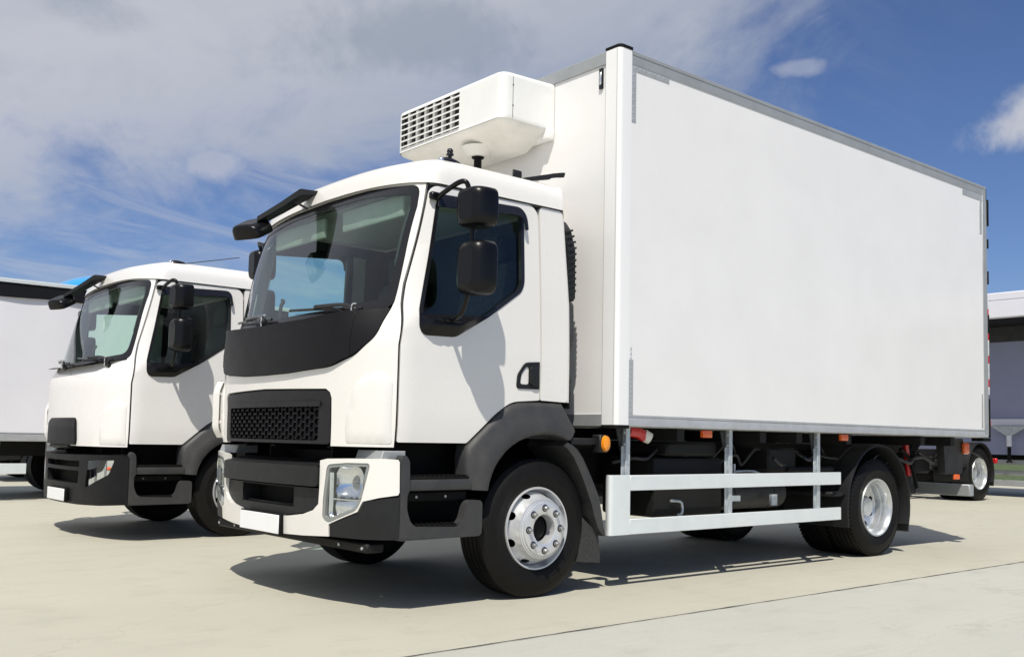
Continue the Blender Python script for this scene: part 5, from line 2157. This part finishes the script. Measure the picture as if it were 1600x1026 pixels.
# side guards
for mi in (False, True):
    sg = part('side_guard', 'sg_cap', lambda bm: prism_z(bm, [(0.030, -1.130), (0.020, -1.150), (0.018, -1.165), (0.022, -1.176), (0.032, -1.184), (0.048, -1.187), (0.212, -1.187),
                                                              (0.212, -1.178), (0.048, -1.178), (0.030, -1.168), (0.040, -1.130)], 0.372, 0.782, 0), 'alu_white', t1, mi, angle=50)
    for z in (0.372, 0.673):
        part('rail', 'sg_rail', lambda bm: bx(bm, 0.213, 2.865, -1.186, -1.160, 0.0, 0.106, 0.003), 'alu_white', sg, loc=(0, 0, z))
    for x in (0.215, 1.365, 2.565):
        part('guard_post', 'sg_post', lambda bm: (bx(bm, -0.022, 0.022, -1.160, -1.125, 0.40, 1.118, 0.003), bx(bm, -0.045, -0.019, -1.14, -1.132, 0.42, 0.98, 0.002)), 'galv', sg, loc=(x, 0, 0))
        part('post_hanger', 'sg_hang', lambda bm: prism_y(bm, [(-0.09, 1.11), (0.03, 1.11), (0.025, 0.95), (0.0, 0.93), (-0.04, 0.95)], -1.128, -1.118), 'under_grey', sg, loc=(x, 0, 0))
    part('guard_bolts', 'sg_bolts', lambda bm: [cyl(bm, (x - 0.022, -1.145, z), (x - 0.034, -1.145, z), 0.010, n=8)
                                               for x in (0.215, 1.365, 2.565) for z in (1.075, 0.995)], 'galv', sg, kind='stuff')

    # side marker lamps
    for x in (1.03, 2.90):
        part('side_marker', 'smark', lambda bm: bx(bm, -0.055, 0.055, -1.205, -1.175, 1.050, 1.104, 0.006, 2), 'orange', t1, mi, loc=(x, 0, 0))

    def amber(bm):
        lathe_y(bm, [(0.0, 0.030), (0.022, 0.028), (0.034, 0.020), (0.038, 0.0)], 0, 0, 0, 24, -1)
        for v in bm.verts:
            v.co.z *= 1.45
            v.co = Vector((v.co.x * 0.95 - 0.06, v.co.y - 1.205, v.co.z + 0.996))
    am = part('side_marker', 'amber', amber, 'amber', t1, mi, label='oval amber marker lamp on a bracket behind the cab')
    part('marker_bracket', 'amber_br', lambda bm: (bx(bm, -0.34, -0.075, -1.17, -1.12, 0.985, 1.030, 0.006), bx(bm, -0.105, -0.02, -1.204, -1.12, 0.935, 1.055, 0.008)), 'plastic', am)

    # under-body fittings seen between the rails
    def box_tank(bm):
        bx(bm, 0.62, 1.42, -1.04, -0.50, 0.46, 0.90, 0.03, 2)

    def air_tank(bm):
        cyl(bm, (1.55, -0.86, 0.60), (2.35, -0.86, 0.60), 0.125, n=24)
        for x in (1.68, 2.2):
            cyl(bm, (x - 0.02, -0.86, 0.60), (x + 0.02, -0.86, 0.60), 0.130, n=24)
    part('tank', 'box_tank', box_tank, 'under_dark', t1, mi)
    part('air_tank', 'air_tank', air_tank, 'under_grey', t1, mi)

    part('fitting', 'bit1', lambda bm: bx(bm, 1.50, 1.62, -1.06, -1.04, 0.555, 0.60), 'galv', t1, mi)
    part('fitting', 'bit2', lambda bm: bx(bm, 2.02, 2.10, -1.07, -1.05, 0.51, 0.60), 'galv', t1, mi)
    part('fitting', 'bit3', lambda bm: cyl(bm, (0.33, -1.00, 0.60), (0.33, -1.00, 0.72), 0.055, n=16), 'galv', t1, mi)
    part('fitting', 'bit4', lambda bm: bx(bm, 1.50, 1.515, -1.09, -1.07, 0.74, 0.85), 'galv', t1, mi)
    part('pipe', 'bit5', lambda bm: tube(bm, [(0.78, -1.06, 0.58), (0.86, -1.085, 0.575), (0.885, -1.085, 0.54), (0.88, -1.085, 0.49), (0.85, -1.07, 0.475)], 0.010, 8), 'galv', t1, mi)
    part('pipe', 'bit6', lambda bm: tube(bm, [(1.56, -1.05, 0.79), (1.80, -1.06, 0.79), (1.95, -1.06, 0.74)], 0.008, 8), 'galv', t1, mi)

    if not mi:
        for x in (0.75, 1.75, 2.25, 3.0, 4.3, 4.9):
            part('floor_bearer', 'bearer', lambda bm: bx(bm, -0.04, 0.04, -1.18, 1.18, 1.021, 1.111), 'under_dark', t1, loc=(x, 0, 0))
    part('subframe', 'subframe', lambda bm: bx(bm, 0.12, LB - 0.1, -0.52, -0.36, 0.951, 1.02), 'under_dark', t1, mi)
    part('equipment_box', 'equip1', lambda bm: bx(bm, 2.05, 2.45, -1.02, -0.60, 0.78, 0.98, 0.02), 'under_dark', t1, mi)
    part('equipment_box', 'equip2', lambda bm: bx(bm, 0.72, 1.30, -1.08, -0.55, 0.91, 1.015, 0.02), 'under_dark', t1, mi)
    part('pipe', 'bit7', lambda bm: tube(bm, [(2.3, -1.02, 0.80), (2.98, -1.02, 0.80)], 0.022, 10), 'under_dark', t1, mi)
    part('reel_lamp', 'redlamp', lambda bm: tube(bm, [(0.29, -1.08, 1.085), (0.40, -1.08, 1.075), (0.46, -1.085, 1.05)], 0.042, 14), 'red', t1, mi)
    part('lamp_cap', 'redlamp_cap', lambda bm: cyl(bm, (0.455, -1.082, 1.060), (0.50, -1.105, 1.035), 0.046, 0.042, 20), 'unit_under', t1, mi)

# hoses and cables under the floor
for k in range(9):
    x0 = 0.25 + 0.62 * k
    y0 = -1.0 + 0.03 * (k % 3)

    def hose(bm):
        rr = random.Random(k)
        pts = [(x0 + 0.17 * i, y0 + rr.uniform(-0.04, 0.04), 0.98 - rr.uniform(0.0, 0.16) - 0.05 * math.sin(i * 1.3)) for i in range(6)]
        tube(bm, pts, rr.choice((0.008, 0.011, 0.016)), 7)
    part('hose', 'underhose%d' % k, hose, 'black_gloss' if k % 2 else 'under_grey', t1)

# rear end
for mi in (False, True):
    part('rear_frame', 'rear_frame', lambda bm: bx(bm, LB + 0.004, LB + 0.055, -1.235, -1.16, ZB + 0.02, ZT - 0.03, 0.004), 'alu_grey', t1, mi)
    part('rear_door', 'rear_doors', lambda bm: bx(bm, LB + 0.006, LB + 0.045, -1.155, -0.004, ZB + 0.10, ZT - 0.14, 0.004), 'panel_white', t1, mi)
part('rear_frame', 'rear_frame_top', lambda bm: bx(bm, LB + 0.004, LB + 0.055, -1.159, 1.159, ZT - 0.13, ZT - 0.03, 0.004), 'alu_grey', t1)


part('rear_hinge', 'rb1', lambda bm: bx(bm, LB + 0.056, LB + 0.085, -1.245, -1.20, 3.34, 3.62, 0.004), 'black_matte', t1)
part('rear_hinge', 'rb2', lambda bm: bx(bm, LB + 0.004, LB + 0.020, -1.250, -1.236, 3.60, 3.72), 'black_matte', t1)
part('rear_hinge', 'rb3', lambda bm: bx(bm, LB + 0.056, LB + 0.075, -1.245, -1.20, 3.10, 3.20, 0.004), 'black_matte', t1)
part('rear_buffer', 'rb4', lambda bm: prism_y(bm, [(LB + 0.071, 1.86), (LB + 0.13, 1.52), (LB + 0.15, 1.44), (LB + 0.08, 1.34), (LB + 0.071, 1.34)], -1.20, -1.10), 'black_matte', t1)
part('rear_sill', 'rb5', lambda bm: bx(bm, LB - 0.10, LB + 0.075, -1.245, -1.12, 1.075, 1.110, 0.004), 'black_matte', t1)
part('lamp_board', 'rb6', lambda bm: bx(bm, LB + 0.056, LB + 0.070, -1.246, -1.10, 1.115, 1.52, 0.004), 'black_matte', t1)
for k in range(12):
    part('marker_strip', 'mstrip', lambda bm: bx(bm, LB + 0.057, LB + 0.064, -1.2415, -1.20, 0.0, 0.080, 0.001), 'red' if k % 3 == 1 else 'alu_white', t1, loc=(0, 0, 1.56 + 0.082 * k))
for z0, z1 in ((2.72, 2.86), (2.20, 2.40)):
    part('rear_hinge', 'rbh%.2f' % z0, lambda bm: bx(bm, LB + 0.056, LB + 0.072, -1.245, -1.20, z0, z1, 0.004), 'black_matte', t1)
part('rear_lamp', 'rlamp1', lambda bm: bx(bm, LB + 0.071, LB + 0.11, -1.235, -1.16, 1.22, 1.30, 0.012, 2), 'red', t1)
part('rear_lamp', 'rlamp2', lambda bm: bx(bm, LB + 0.066, LB + 0.115, -1.225, -1.17, 1.98, 2.10, 0.02, 3), 'orange', t1)
part('underrun_bar', 'under_bar', lambda bm: bx(bm, 5.42, 5.52, -1.10, 1.10, 0.505, 0.625, 0.006), 'alu_grey', t1)
for mi in (False, True):
    part('underrun_bracket', 'under_br', lambda bm: bx(bm, 5.20, 5.419, -0.52, -0.44, 0.50, 0.90), 'under_grey', t1, mi)
part('lift_cylinder', 'lift_red', lambda bm: cyl(bm, (4.50, -0.90, 1.03), (4.55, -0.90, 0.72), 0.028, n=14), 'red', t1)


part('lift_arm', 'lift_arm', lambda bm: prism_y(bm, [(4.35, 0.66), (4.50, 0.64), (5.10, 1.10), (4.93, 1.10), (4.62, 0.86), (4.45, 0.80)], -0.80, -0.70, 0.01, 1), 'under_dark', t1)
part('lift_plate', 'lift_plate', lambda bm: prism_y(bm, [(4.30, 0.52), (4.50, 0.48), (4.70, 0.70), (4.60, 0.80), (4.30, 0.95)], -0.86, -0.81, 0.01, 1), 'under_dark', t1)
part('lift_hose', 'lift_hose', lambda bm: tube(bm, [(4.30, -0.95, 0.98), (4.48, -0.95, 0.88), (4.62, -0.95, 0.60)], 0.018, 8), 'black_matte', t1)
part('lift_housing', 'lift_house', lambda bm: prism_y(bm, rounded([(4.95, 1.10), (4.99, 0.735), (5.36, 0.735), (5.38, 1.10)], 0.02), -1.06, -0.98, 0.008, 1), 'under_grey', t1)
part('lift_motor', 'lift_motor', lambda bm: bx(bm, 4.70, 5.00, -0.90, -0.60, 0.74, 0.94, 0.02), 'under_dark', t1)
part('side_marker', 'smark_r', lambda bm: bx(bm, 5.33, 5.45, -1.10, -1.06, 0.94, 1.06, 0.02, 2), 'orange', t1)
part('side_marker', 'smark_r2', lambda bm: bx(bm, 5.16, 5.27, -1.075, -1.05, 0.68, 0.735, 0.006, 1), 'orange', t1)

# ================================================================== TRUCK 2: cab with dark bumper, left
DZ = -0.085


def plain_truck(label, loc, group=None):
    t = thing('chassis_truck', label, 'truck', loc, group=group)
    # the sprung part sits lower than on the box truck
    before = set(o.name for o in bpy.data.objects)
    cab(t, 'b')
    bumper_b(t, 0)
    for o in bpy.data.objects:
        if o.name not in before and o.parent is t:
            if o.name.split('.')[0] not in ('mud_flap',):
                o.location.z += DZ
    chassis(t, 5.0)
    truck_base(t)
    return t


t2 = plain_truck('white truck cab with dark grey bumper parked beside the box truck', (0.02, 5.73, 0))
ant = part('antenna', 'antenna', lambda bm: (tube(bm, [(-1.16, -0.955, 2.70), (-0.60, -0.98, 2.83)], 0.004, 6), cyl(bm, (-1.19, -0.955, 2.68), (-1.16, -0.955, 2.71), 0.02, 0.012, 10)), 'black_gloss', t2, loc=(0, 0, DZ + 0.05))
t3 = plain_truck('white chassis truck behind the box truck, only its rear wheel and mudguard showing', (10.35, 5.05, 0))
for o in t3.children:                       # larger wheels than on the two trucks in front
    if o.name.startswith('rear_wheel') or o.name.startswith('front_wheel'):
        o.scale = tuple(v * 1.14 for v in o.scale)
        o.location.z = RT * 1.14
    elif o.name.startswith('rear_fender') or o.name.startswith('mud_flap'):
        o.location.z += 0.07
part('rear_lamp', 't3lamp', lambda bm: bx(bm, 4.255, 4.32, -1.12, -0.98, 0.70, 0.80, 0.01), 'red', t3)

# ================================================================== CURTAIN-SIDED LORRY, far left
t4 = thing('curtain_lorry', 'white curtain-sided lorry body with black top band, partly hidden at left edge', 'lorry', (-4.0, 11.9, 0))


def curtain(bm):
    # hanging tarpaulin with gentle folds and a scalloped upper hem
    N, Mz = 120, 14
    rows = []
    for i in range(N + 1):
        x = -5.0 + 12.0 * i / N
        rows.append([bm.verts.new((x, -1.25 + 0.012 * math.sin(x * 2.1 + 0.4) * math.sin(PI * j / Mz) + 0.006 * math.sin(x * 7.0) * (j / Mz),
                                   0.955 + (3.02 - 0.955) * j / Mz)) for j in range(Mz + 1)])
    for A, B in zip(rows[:-1], rows[1:]):
        for j in range(Mz):
            bm.faces.new((A[j], B[j], B[j + 1], A[j + 1]))


part('curtain', 'curtain', curtain, 'curtain', t4, angle=60)


def hem(bm):
    N = 160
    A, B = [], []
    for i in range(N + 1):
        x = -5.0 + 12.0 * i / N
        A.append(bm.verts.new((x, -1.292, 3.09)))
        B.append(bm.verts.new((x, -1.285, 2.905 - 0.022 * abs(math.sin(x * 1.9)))))
    for i in range(N):
        bm.faces.new((A[i], A[i + 1], B[i + 1], B[i]))


part('top_band', 'hem', hem, 'curtain_dark', t4)
part('roof_rail', 'lorry_rail', lambda bm: (bx(bm, -5.02, 7.02, -1.31, -1.20, 3.092, 3.112, 0.004), bx(bm, -5.02, 7.02, -1.30, -1.20, 3.118, 3.150, 0.004)), 'alu_white', t4)
part('lorry_body', 'lorry_body', lambda bm: bx(bm, -5.0, 7.0, -1.22, 1.25, 0.86, 3.10), 'curtain', t4)
part('side_rail', 'lorry_bottom', lambda bm: (bx(bm, -5.0, 7.0, -1.29, -1.10, 0.845, 0.945, 0.006), bx(bm, -5.0, 7.0, -1.262, -1.258, 0.955, 0.968)), 'alu', t4)
for k in range(24):
    part('curtain_buckle', 'buckle', lambda bm: (cyl(bm, (0, -1.262, 0.99), (0, -1.275, 0.99), 0.026, 0.022, 12), bx(bm, -0.008, 0.008, -1.27, -1.262, 0.945, 0.975)), 'under_grey', t4, loc=(-4.9 + k * 0.22 + 0.1, 0, 0))
part('side_guard', 'lorry_guard', lambda bm: (bx(bm, -5.0, 3.0, -1.22, -1.18, 0.38, 0.53, 0.004)), 'alu_white', t4)
for x in (-4.2, -1.95, 0.6, 2.6, 3.32):
    part('guard_post', 'lorry_post', lambda bm: bx(bm, -0.05, 0.05, -1.18, -1.12, 0.40, 0.85, 0.004), 'galv', t4, loc=(x, 0, 0))
part('storage_box', 'lorry_box', lambda bm: bx(bm, 1.55, 2.5, -1.05, -0.40, 0.52, 0.83, 0.02), 'curtain', t4)
for x in (-3.6, 3.95, 5.2):
    for mi in (False, True):
        wheel(t4, x, -1.10, True, mi, 'rear_wheel')
part('wheel_guard', 'lorry_fender', lambda bm: tube(bm, [(3.28, -1.15, 0.52), (3.34, -1.15, 0.70), (3.55, -1.15, 0.84)], 0.014, 8), 'galv', t4)
part('frame', 'lorry_frame', lambda bm: bx(bm, -4.8, 6.8, -0.45, 0.45, 0.62, 0.84), 'under_dark', t4)

# ================================================================== BLUE LORRY CAB behind it
t5 = thing('blue_lorry', 'bright blue cab roof deflector showing above the curtain-sided lorry', 'lorry', (1.75, 17.2, 0))


def blue_deflector(bm):
    N = 16
    rings = []
    for k in range(11):
        t = k / 10
        x = -1.6 + 2.0 * t
        h = 3.25 + 1.0 * math.sin(PI / 2 * min(1, t * 1.25)) ** 0.8
        ring = []
        for i in range(N + 1):
            a = PI * i / N
            ring.append(bm.verts.new((x, -1.15 * (abs(math.cos(a)) ** 0.4) * (1 if math.cos(a) > 0 else -1) * (0.8 + 0.2 * t), 3.1 + (h - 3.1) * math.sin(a) ** 0.5)))
        rings.append(ring)
    for A, B in zip(rings[:-1], rings[1:]):
        for i in range(N):
            bm.faces.new((A[i], A[i + 1], B[i + 1], B[i]))
    bm.faces.new(rings[0]); bm.faces.new(rings[-1])


part('roof_deflector', 'blue_defl', blue_deflector, 'blue_paint', t5, angle=50)
part('cab_body', 'blue_cab', lambda bm: prism_y(bm, rounded([(-1.9, 1.0), (-1.95, 1.6), (-1.65, 3.1), (0.4, 3.12), (0.4, 1.0)], 0.08), -1.2, 1.2, 0.06, 2), 'blue_paint', t5)
part('bumper', 'blue_bumper', lambda bm: bx(bm, -1.95, -1.5, -1.2, 1.2, 0.42, 0.98, 0.05, 2), 'plastic', t5)
part('side_window', 'blue_win', lambda bm: prism_y(bm, rounded([(-1.55, 1.75), (-1.42, 2.6), (-0.6, 2.6), (-0.6, 1.75)], 0.06), -1.206, -1.195), 'black_gloss', t5)
for x in (-1.0, 2.6):
    for mi in (False, True):
        wheel(t5, x, -1.12, x > 0, mi, 'front_wheel' if x < 0 else 'rear_wheel')
part('frame', 'blue_frame', lambda bm: bx(bm, -1.6, 3.6, -0.45, 0.45, 0.70, 0.95), 'under_dark', t5)

# ================================================================== SHOW TRAILER, right background (stands across)
t6 = thing('show_trailer', 'pale lilac trailer with raised white side canopy, behind the box truck at right', 'trailer', (16.2, 4.0, 0))
part('trailer_wall', 'show_wall', lambda bm: bx(bm, 0.0, 2.4, -12.0, 6.5, 1.60, 3.75), 'show_panel', t6)
part('canopy', 'show_canopy', lambda bm: (bx(bm, -1.50, 2.4, -12.0, 6.5, 3.86, 4.02, 0.02), bx(bm, -1.50, -1.38, -12.0, 6.5, 3.52, 3.87, 0.02)), 'show_white', t6)
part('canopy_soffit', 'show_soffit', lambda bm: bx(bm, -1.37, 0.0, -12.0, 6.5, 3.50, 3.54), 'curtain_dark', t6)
part('canopy_beam', 'show_beam', lambda bm: (bx(bm, -0.16, -0.01, -12.0, 6.5, 3.34, 3.50), bx(bm, -0.10, -0.005, -12.0, 6.5, 3.20, 3.34)), 'under_grey', t6)
part('floor_rail', 'show_rail', lambda bm: bx(bm, -0.06, 2.4, -12.0, 6.5, 1.46, 1.60, 0.01), 'show_white', t6)
part('skirt', 'show_skirt', lambda bm: bx(bm, 0.02, 0.06, -12.0, 6.5, 0.86, 1.46), 'show_panel', t6)
part('lower_rail', 'show_low1', lambda bm: bx(bm, -0.02, 0.06, -12.0, 6.5, 0.66, 0.76, 0.01), 'alu_grey', t6)
part('lower_rail', 'show_low2', lambda bm: bx(bm, -0.02, 0.06, -12.0, 6.5, 0.44, 0.54, 0.01), 'alu_grey', t6)
part('lower_rail', 'show_low3', lambda bm: bx(bm, -0.02, 0.06, -12.0, 6.5, 0.22, 0.34, 0.01), 'alu_grey', t6)
part('chassis_beam', 'show_frame', lambda bm: (bx(bm, 0.6, 1.8, -12.0, 6.5, 0.75, 1.45)), 'under_dark', t6)
for y in (-8.0, -3.0, 0.32, 5.6):
    j = part('support_leg', 'leg', lambda bm: (cyl(bm, (-0.12, 0, 0.74), (-0.12, 0, 1.05), 0.035, n=14), cyl(bm, (-0.12, 0, 0.70), (-0.12, 0, 0.75), 0.07, 0.035, 16)), 'black_matte', t6, loc=(0, y, 0))
    part('leg_sleeve', 'leg_sleeve', lambda bm: cyl(bm, (-0.12, 0, 1.03), (-0.12, 0, 1.26), 0.05, n=14), 'show_white', j)
    part('leg_bracket', 'leg_br', lambda bm: prism_x(bm, [(-0.38, 1.455), (0.38, 1.455), (0.06, 1.26), (-0.06, 1.26)], -0.15, -0.08, 0.006, 1), 'galv', j)
